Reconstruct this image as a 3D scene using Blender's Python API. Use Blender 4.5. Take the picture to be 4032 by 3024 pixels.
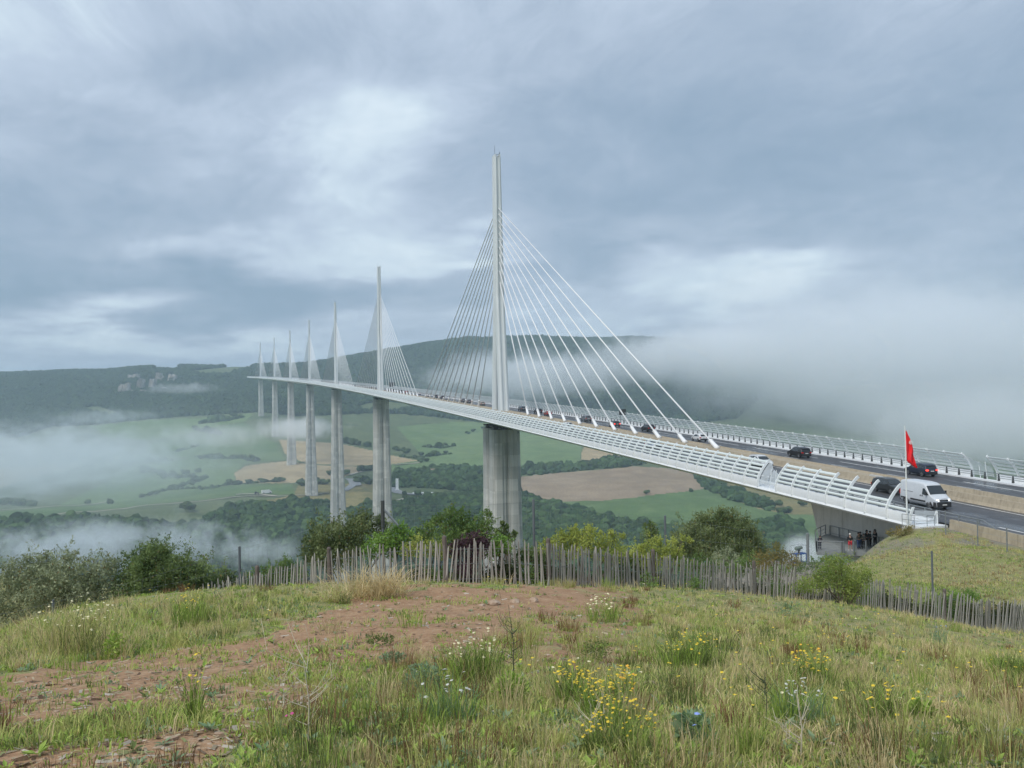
import bpy, math, random
import numpy as np
from mathutils import Matrix, Vector
for _o in list(bpy.data.objects): bpy.data.objects.remove(_o)
SC = bpy.context.scene; COL = SC.collection
R = math.radians
RND = np.random.RandomState(7); random.seed(7)

# ------------------------------------------------------------ camera
CAM = np.array([-71.69, -98.95, 11.60]); YAW, PIT, ROL, F = 0.24184, 0.013285, -0.017336, 3584.66
cyw, syw = math.cos(YAW), math.sin(YAW)
FW = np.array([syw*math.cos(PIT), cyw*math.cos(PIT), math.sin(PIT)])
_rt = np.array([cyw, -syw, 0.0]); _up = np.cross(_rt, FW)
RT = _rt*math.cos(ROL)+_up*math.sin(ROL); UP = -_rt*math.sin(ROL)+_up*math.cos(ROL)
cd = bpy.data.cameras.new('camera'); cam = bpy.data.objects.new('camera', cd); COL.objects.link(cam)
cd.sensor_width = 36; cd.lens = F/4032*36; cd.clip_start = 0.1; cd.clip_end = 30000
cam.matrix_world = Matrix(((RT[0], UP[0], -FW[0], CAM[0]), (RT[1], UP[1], -FW[1], CAM[1]), (RT[2], UP[2], -FW[2], CAM[2]), (0, 0, 0, 1)))
SC.camera = cam
def at(u, v, d):
    k = FW+RT*(u-2016)/F-UP*(v-1512)/F
    h = math.hypot(FW[0], FW[1]); fx = np.array([FW[0], FW[1]])/h
    t = d/(k[0]*fx[0]+k[1]*fx[1]); return CAM+k*t
def proj(P):
    D = P-CAM; z = D@FW; z = np.where(z < 1e-3, 1e-3, z)
    return 2016+F*(D@RT)/z, 1512-F*(D@UP)/z, D@FW

# ------------------------------------------------------------ exposure, render
SC.view_settings.view_transform = 'Standard'; SC.view_settings.look = 'None'
SC.view_settings.exposure = 0.8; SC.view_settings.gamma = 1.0
SC.render.engine = 'CYCLES'; CY = SC.cycles
CY.use_denoising = True; CY.max_bounces = 12; CY.diffuse_bounces = 3; CY.glossy_bounces = 2; CY.transmission_bounces = 3
CY.transparent_max_bounces = 8; CY.volume_bounces = 10; CY.volume_max_steps = 256; CY.volume_step_rate = 1.0
CY.use_adaptive_sampling = True; CY.adaptive_threshold = 0.02; CY.sample_clamp_indirect = 4

# ------------------------------------------------------------ material helpers
def lnk(nt, a, b): nt.links.new(a, b)
class NT:
    """small node-writing helper"""
    def __init__(s, nt): s.nt = nt
    def n(s, t, **k):
        o = s.nt.nodes.new(t)
        for a, b in k.items(): setattr(o, a, b)
        return o
    def put(s, sock, v):
        if v is None: return
        if isinstance(v, bpy.types.NodeSocket): lnk(s.nt, v, sock)
        else: sock.default_value = v
    def m(s, op, a, b=None, c=None, clamp=False):
        o = s.n('ShaderNodeMath', operation=op, use_clamp=clamp)
        s.put(o.inputs[0], a); s.put(o.inputs[1], b)
        if c is not None: s.put(o.inputs[2], c)
        return o.outputs[0]
    def noise(s, vec, sc, det=4, rough=.55, dist=0, out=0):
        o = s.n('ShaderNodeTexNoise'); s.put(o.inputs['Vector'], vec)
        o.inputs['Scale'].default_value = sc; o.inputs['Detail'].default_value = det
        o.inputs['Roughness'].default_value = rough; o.inputs['Distortion'].default_value = dist
        return o.outputs[out]
    def mapr(s, v, a, b, c=0., d=1., smooth=False):
        o = s.n('ShaderNodeMapRange', interpolation_type='SMOOTHSTEP' if smooth else 'LINEAR')
        for i, q in enumerate((v, a, b, c, d)): s.put(o.inputs[i], q)
        return o.outputs[0]
    def mix(s, f, a, b, bt='MIX'):
        o = s.n('ShaderNodeMix', data_type='RGBA', blend_type=bt, clamp_factor=True)
        def c4(x): return x if isinstance(x, bpy.types.NodeSocket) else (tuple(x)+(1,))[:4]
        s.put(o.inputs[0], f); s.put(o.inputs[6], c4(a)); s.put(o.inputs[7], c4(b)); return o.outputs[2]
    def mapping(s, vec, scale=(1, 1, 1), loc=(0, 0, 0), rot=(0, 0, 0)):
        o = s.n('ShaderNodeMapping'); s.put(o.inputs[0], vec); o.inputs[1].default_value = loc
        o.inputs[2].default_value = rot; o.inputs[3].default_value = scale; return o.outputs[0]
def mat(name, col=(.5, .5, .5), rough=.6, metal=0., spec=.5, fn=None, bump=0, bs=20, var=0., vs=3., coord='Object', emit=0, alpha=1., trans=0., sub=0.):
    m = bpy.data.materials.new(name); m.use_nodes = True; nt = m.node_tree; T = NT(nt)
    B = nt.nodes['Principled BSDF']; B.inputs['Roughness'].default_value = rough; B.inputs['Metallic'].default_value = metal
    B.inputs['Specular IOR Level'].default_value = spec
    tc = nt.nodes.new('ShaderNodeTexCoord'); vec = tc.outputs[coord]
    c = None
    if fn: c = fn(T, vec, B)
    elif var: 
        n = T.noise(vec, vs, 5, .6); c = T.mix(T.mapr(n, .3, .7), tuple(x*(1-var) for x in col), tuple(min(1, x*(1+var)) for x in col))
    if c is not None and isinstance(c, bpy.types.NodeSocket): lnk(nt, c, B.inputs['Base Color'])
    else: B.inputs['Base Color'].default_value = tuple(col)+(1,)
    if bump:
        b = T.n('ShaderNodeBump'); b.inputs['Strength'].default_value = bump; lnk(nt, T.noise(vec, bs, 5, .65), b.inputs['Height'])
        b.inputs['Distance'].default_value = .05; lnk(nt, b.outputs[0], B.inputs['Normal'])
    if emit: B.inputs['Emission Color'].default_value = tuple(col)+(1,); B.inputs['Emission Strength'].default_value = emit
    if trans: B.inputs['Transmission Weight'].default_value = trans
    if alpha < 1: B.inputs['Alpha'].default_value = alpha
    return m

# ------------------------------------------------------------ sky and sun
SUN_EL, SUN_AZ = R(50), R(-122)         # sun high behind the cloud, to the left and a little behind
w = bpy.data.worlds.new('World'); SC.world = w; w.use_nodes = True; nt = w.node_tree; T = NT(nt)
for n in list(nt.nodes): nt.nodes.remove(n)
out = T.n('ShaderNodeOutputWorld'); bg = T.n('ShaderNodeBackground'); lnk(nt, bg.outputs[0], out.inputs[0])
sky = T.n('ShaderNodeTexSky', sky_type='NISHITA', sun_disc=False, sun_elevation=SUN_EL, sun_rotation=SUN_AZ, air_density=1.2, dust_density=2.0)
tc = T.n('ShaderNodeTexCoord'); V0 = tc.outputs['Generated']
sep = T.n('ShaderNodeSeparateXYZ'); lnk(nt, V0, sep.inputs[0])
az = T.m('ARCTAN2', sep.outputs[0], sep.outputs[1]); el = T.m('ARCSINE', sep.outputs[2])
elp = T.m('MAXIMUM', el, 0.0); inv = T.m('ADD', elp, 0.16)
comb = T.n('ShaderNodeCombineXYZ')
# cloud-layer coordinates: the layer is far away and flattens towards the horizon
dist = T.m('DIVIDE', 1.0, inv)
lnk(nt, T.m('MULTIPLY', T.m('SINE', az), dist), comb.inputs[0]); lnk(nt, T.m('MULTIPLY', T.m('COSINE', az), dist), comb.inputs[1])
P = comb.outputs[0]
warp = T.noise(P, .55, 3, .5, out=1)
vm = T.n('ShaderNodeVectorMath', operation='MULTIPLY_ADD'); lnk(nt, warp, vm.inputs[0]); vm.inputs[1].default_value = (1.3, 1.3, 1.3); lnk(nt, P, vm.inputs[2])
big = T.noise(T.mapping(vm.outputs[0], (1.0, .8, 1), (3.1, 1.7, 0)), .42, 6, .52)
fine = T.noise(T.mapping(vm.outputs[0], (1, .8, 1), (9, 4, 2)), 1.5, 8, .62)
fib = T.noise(T.mapping(vm.outputs[0], (1.3, .6, 1), (2, 8, 5), (0, 0, .5)), 7., 10, .71, .5)
wn = T.n('ShaderNodeSeparateColor'); lnk(nt, T.noise(T.mapping(P, (1, 1, 1), (5, 5, 5)), 1.1, 4, .55, out=1), wn.inputs[0])
azw = T.m('ADD', az, T.m('MULTIPLY', T.m('SUBTRACT', wn.outputs[0], .5), .34))
elw = T.m('ADD', el, T.m('MULTIPLY', T.m('SUBTRACT', wn.outputs[1], .5), .20))
def lobe(u, v, su, sv, amp, ang=0.):
    k = FW+RT*(u-2016)/F-UP*(v-1512)/F; k = k/np.linalg.norm(k)
    a0, e0 = math.atan2(k[0], k[1]), math.asin(k[2]); su, sv = su/F, sv/F; ca, sa = math.cos(R(ang)), math.sin(R(ang))
    da = T.m('SUBTRACT', azw, a0); de = T.m('SUBTRACT', elw, e0)
    x = T.m('DIVIDE', T.m('ADD', T.m('MULTIPLY', da, ca), T.m('MULTIPLY', de, sa)), su)
    y = T.m('DIVIDE', T.m('SUBTRACT', T.m('MULTIPLY', de, ca), T.m('MULTIPLY', da, sa)), sv)
    r2 = T.m('ADD', T.m('MULTIPLY', x, x), T.m('MULTIPLY', y, y))
    return T.m('MULTIPLY', T.m('EXPONENT', T.m('MULTIPLY', r2, -1.0)), amp)
L = None
for q in SKYLOBES if 'SKYLOBES' in globals() else [
    (250, 150, 520, 280, .16, 0), (900, 480, 480, 150, .12, 20), (1350, 740, 560, 170, .27, 26), (1250, 960, 560, 110, .30, 8),
    (1850, 960, 260, 40, .30, 6), (2500, 1080, 420, 110, .30, 10), (3000, 1130, 360, 80, .48, 4), (2700, 1230, 500, 60, .18, 6), (1400, 500, 330, 90, .22, 20),
    (300, 1150, 1000, 120, -.34, 2), (1250, 250, 500, 130, -.10, 0), (1000, 1190, 620, 70, -.14, 0), (100, 780, 560, 240, -.32, 0), (900, 900, 330, 110, -.12, 10),
    (900, 1330, 900, 60, .20, 0), (300, 1400, 700, 60, .14, 0), (3300, 480, 1100, 420, -.36, 0), (700, 250, 300, 120, -.14, 10), (3300, 1330, 900, 160, .10, 0), (2450, 850, 500, 130, -.14, 14), (3700, 1250, 900, 260, -.06, 0),
    (1000, 100, 700, 160, -.06, 0), (2600, 150, 900, 260, -.02, 0)]:
    g = lobe(*q); L = g if L is None else T.m('ADD', L, g)
val = T.m('ADD', T.m('ADD', .53, L), T.m('ADD', T.m('MULTIPLY', T.m('SUBTRACT', big, .5), .75), T.m('ADD', T.m('MULTIPLY', T.m('SUBTRACT', fine, .5), .8), T.m('MULTIPLY', T.m('SUBTRACT', fib, .5), .36))))
val = T.m('ADD', T.m('MULTIPLY', T.m('SUBTRACT', val, .55), 1.2), .53)
ramp = T.n('ShaderNodeValToRGB'); lnk(nt, val, ramp.inputs[0]); e = ramp.color_ramp.elements
e[0].position = 0.0; e[0].color = (.24, .335, .45, 1)
e[1].position = 1.0; e[1].color = (.78, .88, .945, 1)
for p_, c_ in ((.25, (.315, .405, .525)), (.45, (.40, .485, .605)), (.62, (.50, .59, .715)), (.80, (.635, .745, .84))):
    x = e.new(p_); x.color = c_+(1,)
SKYK = 6.35
cl = T.mix(1.0, ramp.outputs[0], (SKYK, SKYK, SKYK), 'MULTIPLY')
full = T.mix(.94, sky.outputs[0], cl)
lnk(nt, full, bg.inputs[0]); bg.inputs[1].default_value = 0.1
ld = bpy.data.lights.new('sun', 'SUN'); ld.energy = 1.5; ld.angle = R(25); ld.color = (1, .965, .9)
sun = bpy.data.objects.new('sun', ld); COL.objects.link(sun)
sd = Vector((math.sin(SUN_AZ)*math.cos(SUN_EL), math.cos(SUN_AZ)*math.cos(SUN_EL), math.sin(SUN_EL)))
sun.rotation_euler = sd.to_track_quat('Z', 'Y').to_euler(); sun.location = (-200, 100, 400)

# ------------------------------------------------------------ mesh helpers
def setp(o, label=None, cat=None, group=None, kind=None):
    if label: o['label'] = label
    if cat: o['category'] = cat
    if group: o['group'] = group
    if kind: o['kind'] = kind
    return o
def link(o, parent=None, loc=None, rz=None):
    COL.objects.link(o)
    if parent is not None: o.parent = parent
    if loc is not None: o.location = loc
    if rz is not None: o.rotation_euler = (0, 0, rz)
    return o
def empty(name, loc=(0, 0, 0), rz=0, **k):
    o = bpy.data.objects.new(name, None); o.empty_display_size = .3
    link(o, None, tuple(float(a) for a in loc), rz); return setp(o, **k)
def npmesh(name, V, faces, m, parent=None, col=None, smooth=False, loc=None, mi=None):
    """faces: list of int arrays (n,k)"""
    me = bpy.data.meshes.new(name); V = np.asarray(V, dtype=np.float32); me.vertices.add(len(V)); me.vertices.foreach_set('co', V.ravel())
    faces = [np.asarray(f, dtype=np.int32) for f in faces if len(f)]
    nl = sum(f.size for f in faces); npol = sum(len(f) for f in faces)
    me.loops.add(nl); me.polygons.add(npol)
    me.loops.foreach_set('vertex_index', np.concatenate([f.ravel() for f in faces]))
    tot = np.concatenate([np.full(len(f), f.shape[1], np.int32) for f in faces]); st = np.zeros(npol, np.int32); st[1:] = np.cumsum(tot)[:-1]
    me.polygons.foreach_set('loop_start', st)
    try: me.polygons.foreach_set('loop_total', tot)
    except Exception: pass
    me.polygons.foreach_set('use_smooth', np.full(npol, bool(smooth)))
    if col is not None:
        ca = me.color_attributes.new('col', 'FLOAT_COLOR', 'POINT'); c4 = np.ones((len(V), 4), np.float32); c4[:, :3] = col
        ca.data.foreach_set('color', c4.ravel())
    if isinstance(m, (list, tuple)):
        for a in m: me.materials.append(a)
    elif m is not None: me.materials.append(m)
    if mi is not None: me.polygons.foreach_set('material_index', np.asarray(mi, np.int32))
    me.update(calc_edges=True)
    o = bpy.data.objects.new(name, me); link(o, parent, loc); return o
class MB:
    def __init__(s): s.v = []; s.f = {}; s.n = 0; s.order = []
    def add(s, V, Fs):
        V = [tuple(map(float, p)) for p in V]
        for f in Fs: s.f.setdefault(len(f), []).append([i+s.n for i in f])
        s.v += V; s.n += len(V)
    def box(s, c, sz, rz=0, M=None):
        x, y, z = [a/2 for a in sz]; V = [(i*x, j*y, k*z) for k in (-1, 1) for j in (-1, 1) for i in (-1, 1)]
        if M is not None: V = [tuple(M @ Vector(p)) for p in V]
        elif rz: V = [(p[0]*math.cos(rz)-p[1]*math.sin(rz), p[0]*math.sin(rz)+p[1]*math.cos(rz), p[2]) for p in V]
        V = [(p[0]+c[0], p[1]+c[1], p[2]+c[2]) for p in V]
        s.add(V, [(0, 2, 3, 1), (4, 5, 7, 6), (0, 1, 5, 4), (2, 6, 7, 3), (0, 4, 6, 2), (1, 3, 7, 5)])
    def tube(s, pts, r, n=6, cap=True):
        pts = [np.array(p, float) for p in pts]; rr = r if hasattr(r, '__len__') else [r]*len(pts)
        base = s.n; V = []
        for i, p in enumerate(pts):
            t = pts[min(i+1, len(pts)-1)]-pts[max(i-1, 0)]; t = t/(np.linalg.norm(t)+1e-9)
            a = np.array([0, 0, 1.]) if abs(t[2]) < .9 else np.array([1., 0, 0]); x = np.cross(a, t); x /= np.linalg.norm(x); y = np.cross(t, x)
            for k in range(n):
                q = 2*math.pi*k/n; V.append(p+rr[i]*(math.cos(q)*x+math.sin(q)*y))
        Fs = [(i*n+k, i*n+(k+1) % n, (i+1)*n+(k+1) % n, (i+1)*n+k) for i in range(len(pts)-1) for k in range(n)]
        if cap: Fs += [tuple(range(n))[::-1], tuple((len(pts)-1)*n+k for k in range(n))]
        s.add(V, Fs)
    def loft(s, rings, cap=True, closed=True):
        n = len(rings[0]); V = [p for r_ in rings for p in r_]; kk = n if closed else n-1
        Fs = [(i*n+k, i*n+(k+1) % n, (i+1)*n+(k+1) % n, (i+1)*n+k) for i in range(len(rings)-1) for k in range(kk)]
        if cap and closed: Fs += [tuple(range(n))[::-1], tuple((len(rings)-1)*n+k for k in range(n))]
        s.add(V, Fs)
    def obj(s, name, m, parent=None, smooth=False, loc=None):
        return npmesh(name, s.v, [np.array(a) for a in s.f.values()], m, parent, smooth=smooth, loc=loc)
def copy_tree(o, parent=None, loc=None, rz=None):
    c = o.copy(); COL.objects.link(c)
    if parent is not None: c.parent = parent
    if loc is not None: c.location = loc
    if rz is not None: c.rotation_euler = (0, 0, rz)
    for ch in o.children: copy_tree(ch, c)
    return c
# value noise
_H = np.random.RandomState(3).rand(256, 256)
def vnoise(x, y):
    xi = np.floor(x).astype(int); yi = np.floor(y).astype(int); fx = x-xi; fy = y-yi; fx = fx*fx*(3-2*fx); fy = fy*fy*(3-2*fy)
    h = lambda a, b: _H[a & 255, b & 255]
    return (h(xi, yi)*(1-fx)+h(xi+1, yi)*fx)*(1-fy)+(h(xi, yi+1)*(1-fx)+h(xi+1, yi+1)*fx)*fy
def fbm(x, y, o=4):
    s = 0; a = .5; t = 0
    for i in range(o): s = s+a*vnoise(x*2**i+17*i, y*2**i+31*i); t += a; a *= .5
    return s/t
def inpoly(u, v, P):
    u = np.asarray(u); v = np.asarray(v); r = np.zeros(u.shape, bool); n = len(P)
    for i in range(n):
        x1, y1 = P[i]; x2, y2 = P[(i+1) % n]
        c = ((y1 > v) != (y2 > v)) & (u < (x2-x1)*(v-y1)/(y2-y1+1e-12)+x1); r ^= c
    return r

# ------------------------------------------------------------ terrain height
SL = 0.03027; KC = -5.36e-5
FX = np.array([syw, cyw]); RX = np.array([cyw, -syw])
VH = lambda u: 1512+(.013284*F-.017335*(u-2016))
# columns: image direction u -> list of (depth, v) for ground that shows and (depth, None, z) for ground that does not
TAB = {
 -1800: [(120, 0, -8), (300, 0, -90), (550, 0, -150), (900, 0, -135), (1600, 0, -110), (2300, 0, -40), (2800, 0, 50), (3300, 0, 130), (4200, 0, 135)],
 0: [(110, 0, -8), (300, 0, -95), (550, 0, -160), (750, 0, -152), (900, 2190), (1100, 2060), (1300, 1985), (1600, 1890), (2000, 1770), (2300, 1690), (2500, 1640), (2800, 1560), (3100, 1490), (3300, 1470), (3600, 0, 125), (4500, 0, 120)],
 600: [(110, 0, -9), (300, 0, -98), (550, 0, -175), (750, 0, -168), (900, 2190), (1100, 2070), (1320, 1960), (1600, 1860), (2000, 1745), (2350, 1640), (2600, 1570), (2900, 1500), (3150, 1452), (3300, 1446), (3600, 0, 130), (4500, 0, 125)],
 1200: [(110, 0, -10), (311, 0, -99), (500, 0, -200), (650, 0, -233), (800, 0, -236), (985, 0, -202), (1150, 2060), (1320, 1922), (1500, 1865), (1660, 1813), (2000, 1700), (2350, 1622), (2600, 1545), (2900, 1480), (3200, 1434), (3500, 0, 135), (4500, 0, 130)],
 1800: [(110, 0, -10), (311, 0, -99), (500, 0, -200), (650, 0, -233), (850, 0, -205), (985, 0, -184), (1080, 2110), (1200, 2010), (1350, 1940), (1500, 1890), (1700, 1830), (2000, 1760), (2300, 1690), (2600, 1600), (2900, 1480), (3200, 1370), (3400, 1325), (3800, 0, 220), (4500, 0, 220)],
 2100: [(110, 0, -10), (311, 0, -99), (500, 0, -190), (700, 0, -215), (850, 0, -190), (1000, 2150), (1100, 2070), (1250, 1975), (1480, 1880), (1700, 1820), (2000, 1750), (2300, 1680), (2600, 1590), (2900, 1470), (3200, 1365), (3400, 1322), (3800, 0, 225), (4500, 0, 220)],
 2500: [(110, 0, -12), (250, 0, -80), (500, 0, -180), (700, 0, -195), (850, 2290), (950, 2180), (1050, 2100), (1250, 1960), (1500, 1855), (1700, 1800), (2000, 1735), (2300, 1665), (2600, 1570), (2900, 1460), (3200, 1360), (3400, 1328), (3800, 0, 225), (4500, 0, 220)],
 3000: [(110, 0, -16), (200, 0, -55), (400, 0, -140), (600, 0, -170), (850, 2240), (950, 2150), (1050, 2070), (1250, 1985), (1450, 1920), (1700, 1820), (2000, 1730), (2300, 1650), (2600, 1560), (2900, 1460), (3200, 1370), (3500, 1342), (3900, 0, 210), (4500, 0, 200)],
 3350: [(110, 0, -14), (200, 0, -60), (400, 0, -140), (600, 0, -170), (850, 2240), (1050, 2080), (1400, 1930), (1800, 1800), (2300, 1680), (2700, 1570), (3100, 1430), (3500, 1345), (3900, 0, 190), (4500, 0, 180)],
 3700: [(110, 0, -2.5), (160, 0, -12), (300, 0, -60), (500, 0, -120), (800, 0, -140), (1200, 0, -130), (1800, 1800), (2300, 1690), (2800, 1630), (3300, 1560), (3800, 1560), (4500, 0, -40)],
 4032: [(110, 0, -2.5), (160, 0, -12), (300, 0, -60), (500, 0, -110), (800, 0, -130), (1200, 0, -120), (1800, 1800), (2300, 1700), (2800, 1660), (3200, 1640), (3500, 1645), (4500, 0, -60)],
 6500: [(110, 0, -2), (200, 0, -8), (500, 0, -40), (1200, 0, -70), (2500, 0, -60), (4500, 0, -60)],
}
_rows = np.exp(np.linspace(math.log(60), math.log(9000), 200)); _cols = []; _cang = []
for u in sorted(TAB):
    rel = math.atan((u-2016)/F); dd = []; zz = []
    for q in TAB[u]:
        z = q[2] if len(q) > 2 else CAM[2]-(q[1]-VH(u))/F*q[0]
        dd.append(q[0]/math.cos(rel)); zz.append(z)
    z = np.interp(np.log(_rows), np.log(dd), zz); k = np.array([1, 2, 3, 2, 1.])/9; z = np.convolve(np.pad(z, 2, 'edge'), k, 'valid')
    _cols.append(z); _cang.append(rel)
_cang = np.array(_cang); _cols = np.array(_cols)
_ag = np.radians(np.arange(-180, 180.01, .5)); base_back = np.interp(np.log(_rows), np.log([60, 300, 1000, 9000]), [4, 0, 10, 20])
_G = np.zeros((len(_ag), len(_rows)))
for i, a in enumerate(_ag):
    if a < -R(75) or a > R(75): _G[i] = base_back; continue
    if a <= _cang[0]: t = (a+R(75))/(_cang[0]+R(75)); _G[i] = base_back*(1-t)+_cols[0]*t; continue
    if a >= _cang[-1]: t = (R(75)-a)/(R(75)-_cang[-1]); _G[i] = base_back*(1-t)+_cols[-1]*t; continue
    j = np.searchsorted(_cang, a)-1; t = (a-_cang[j])/(_cang[j+1]-_cang[j]); _G[i] = _cols[j]*(1-t)+_cols[j+1]*t
kk = np.array([1, 3, 4, 3, 1.])/12; _G = np.apply_along_axis(lambda c: np.convolve(np.pad(c, 2, 'edge'), kk, 'valid'), 0, _G)
# near ground: radial-basis surface through measured points (u, v, depth)
NP_ = [(0, 3024, 3.9), (1000, 3024, 3.9), (2016, 3024, 3.9), (3000, 3024, 3.9), (4032, 3024, 3.9), (2016, 2700, 7), (2016, 2500, 11.3), (2016, 2389, 16), (1750, 2308, 23.5),
 (0, 2700, 8), (0, 2570, 14), (0, 2500, 22), (200, 2485, 26), (800, 2400, 27), (800, 2500, 14), (800, 2700, 7.5), (1288, 2345, 24.5), (1288, 2450, 13.5), (2500, 2330, 27), (2960, 2365, 30), (3366, 2401, 31), (3816, 2484, 33), (4032, 2490, 35),
 (4032, 2700, 9), (4032, 2600, 15), (4032, 2540, 22), (3000, 2700, 7.6), (3000, 2520, 13), (3000, 2430, 20), (3500, 2500, 20),
 (3800, 2350, 45), (3800, 2250, 58), (3800, 2150, 73), (3900, 2110, 80), (3560, 2090, 84), (3490, 2112, 84), (3450, 2146, 85), (3400, 2195, 84), (3330, 2240, 80), (3500, 2400, 37), (3500, 2300, 50), (3470, 2200, 70), (3300, 2400, 36), (3300, 2300, 50), (3330, 2245, 70), (4032, 2300, 50), (4032, 2170, 70), (4032, 2140, 80)]
_PN = [at(*q) for q in NP_]
_PN += [np.array(q, float) for q in [(-71.7, -98.9, 9.9), (-75, -105, 9.9), (-60, -110, 9.5), (-90, -110, 9.3), (-100, -95, 8), (-71, -130, 8.5), (-30, -120, 4), (0, -130, -3.2), (-15, -60, -2.4), (-15, -40, -1.7), (-100, -140, 8), (-110, -60, -1), (-90, -50, -3.5), (-66, -50, -1.5), (-75, -20, -12), (-50, -30, -6.5), (-40, -50, -2.5), (-36, -20, -9), (-60, -65, 1.5), (-72, -68, 2.5), (-85, -72, 2.5)]]
_PN = np.array(_PN)
def _tps(r): return np.where(r > 1e-9, r*r*np.log(r+1e-12), 0)
_n = len(_PN); _A = np.zeros((_n+3, _n+3)); _D = np.hypot(_PN[:, None, 0]-_PN[None, :, 0], _PN[:, None, 1]-_PN[None, :, 1])
_A[:_n, :_n] = _tps(_D)+np.eye(_n)*2.0; _A[:_n, _n] = 1; _A[:_n, _n+1:] = _PN[:, :2]; _A[_n, :_n] = 1; _A[_n+1:, :_n] = _PN[:, :2].T
_W = np.linalg.solve(_A, np.concatenate([_PN[:, 2], [0, 0, 0]]))
def sstep(x, a, b): t = np.clip((x-a)/(b-a), 0, 1); return t*t*(3-2*t)
def terr(x, y, rough=True):
    x = np.atleast_1d(np.asarray(x, float)); y = np.atleast_1d(np.asarray(y, float)); dx = x-CAM[0]; dy = y-CAM[1]
    r = np.hypot(dx, dy); a = np.arctan2(dx, dy)-YAW; a = (a+math.pi) % (2*math.pi)-math.pi
    ai = np.clip((a+math.pi)/R(.5), 0, len(_ag)-1.001); i = ai.astype(int); fa = ai-i
    li = np.clip((np.log(np.maximum(r, 60))-math.log(60))/(math.log(9000)-math.log(60))*199, 0, 198.999); j = li.astype(int); fl = li-j
    zf = (_G[i, j]*(1-fl)+_G[i, j+1]*fl)*(1-fa)+(_G[i+1, j]*(1-fl)+_G[i+1, j+1]*fl)*fa
    if rough: zf = zf+(fbm(x/170, y/170)-.5)*16*sstep(r, 250, 900)+(fbm(x/30+9, y/30, 3)-.5)*2.5*sstep(r, 150, 900)
    z = zf.copy(); m = r < 125
    if m.any():
        xm, ym = x[m], y[m]; zn = np.zeros(xm.shape)
        for p, wt in zip(_PN, _W[:_n]): zn += wt*_tps(np.hypot(xm-p[0], ym-p[1]))
        zn += _W[_n]+_W[_n+1]*xm+_W[_n+2]*ym
        # road bed behind the bridge end
        rb = sstep(xm, -15.5, -13.2)*(1-sstep(ym, -27, -24.5)); zn = zn*(1-rb)+rb*(SL*ym-.35)
        # ledge in front of the abutment where people stand, and the gap under the deck
        lg = sstep(xm, -31, -27)*sstep(ym, -24.5, -20.5)*(1-sstep(ym, -9, -3)); lg = lg*(1-sstep(xm, 14, 20)); zn = zn*(1-lg)+lg*(-5.55)
        dn = sstep(ym, -6, 20)*sstep(xm, -40, -25); zn = zn-dn*14
        if rough: zn = zn+(fbm(xm/1.7, ym/1.7)-.5)*.16+(fbm(xm/.35, ym/.35, 3)-.5)*.045
        b = sstep(r[m], 95, 125); z[m] = zn*(1-b)+zf[m]*b
    return z
def gz(x, y): return float(terr(x, y, False)[0])
def gat(u, d):
    """ground point straight down from image direction u at depth d"""
    p = at(u, 1500, d); return np.array([p[0], p[1], gz(p[0], p[1])])
_dm = np.exp(np.linspace(math.log(600), math.log(3600), 900))
def hit(u, v):
    """first ground point beyond 600 m under a picture position"""
    P_ = np.array([at(u, v, d) for d in (600., 3600.)]); t = (_dm-600)/3000.; L_ = P_[0][None]*(1-t[:, None])+P_[1][None]*t[:, None]
    zt = terr(L_[:, 0], L_[:, 1]); k = np.argmax(zt > L_[:, 2])
    return np.array([L_[k, 0], L_[k, 1], zt[k]])
# ------------------------------------------------------------ ground and land
def f_soil(T, vec, B):
    n1 = T.noise(vec, .35, 5, .6); n2 = T.noise(vec, 2.2, 6, .7); n3 = T.noise(vec, 14, 4, .7)
    soil = T.mix(T.mapr(n2, .3, .7), (.29, .165, .092), (.42, .27, .16)); soil = T.mix(T.mapr(n3, .52, .72), soil, (.47, .35, .24))
    soil = T.mix(T.mapr(n3, .42, .3), soil, (.13, .085, .055))
    turf = T.mix(T.mapr(n2, .35, .65), (.20, .20, .075), (.38, .32, .17)); turf = T.mix(T.mapr(n3, .45, .7), turf, (.15, .22, .055))
    g = T.n('ShaderNodeAttribute', attribute_name='col'); s = T.n('ShaderNodeSeparateColor'); lnk(T.nt, g.outputs[0], s.inputs[0])
    k = T.m('ADD', s.outputs[0], T.m('MULTIPLY', T.m('SUBTRACT', n2, .5), .9)); k2 = T.mapr(k, .4, .6)
    c = T.mix(k2, soil, turf); grav = T.mix(T.mapr(n3, .4, .6), (.17, .155, .13), (.29, .265, .23))
    return T.mix(s.outputs[1], c, grav)
M_ground = mat('ground_soil', rough=.95, spec=.15, fn=f_soil, bump=.7, bs=9)
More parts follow.
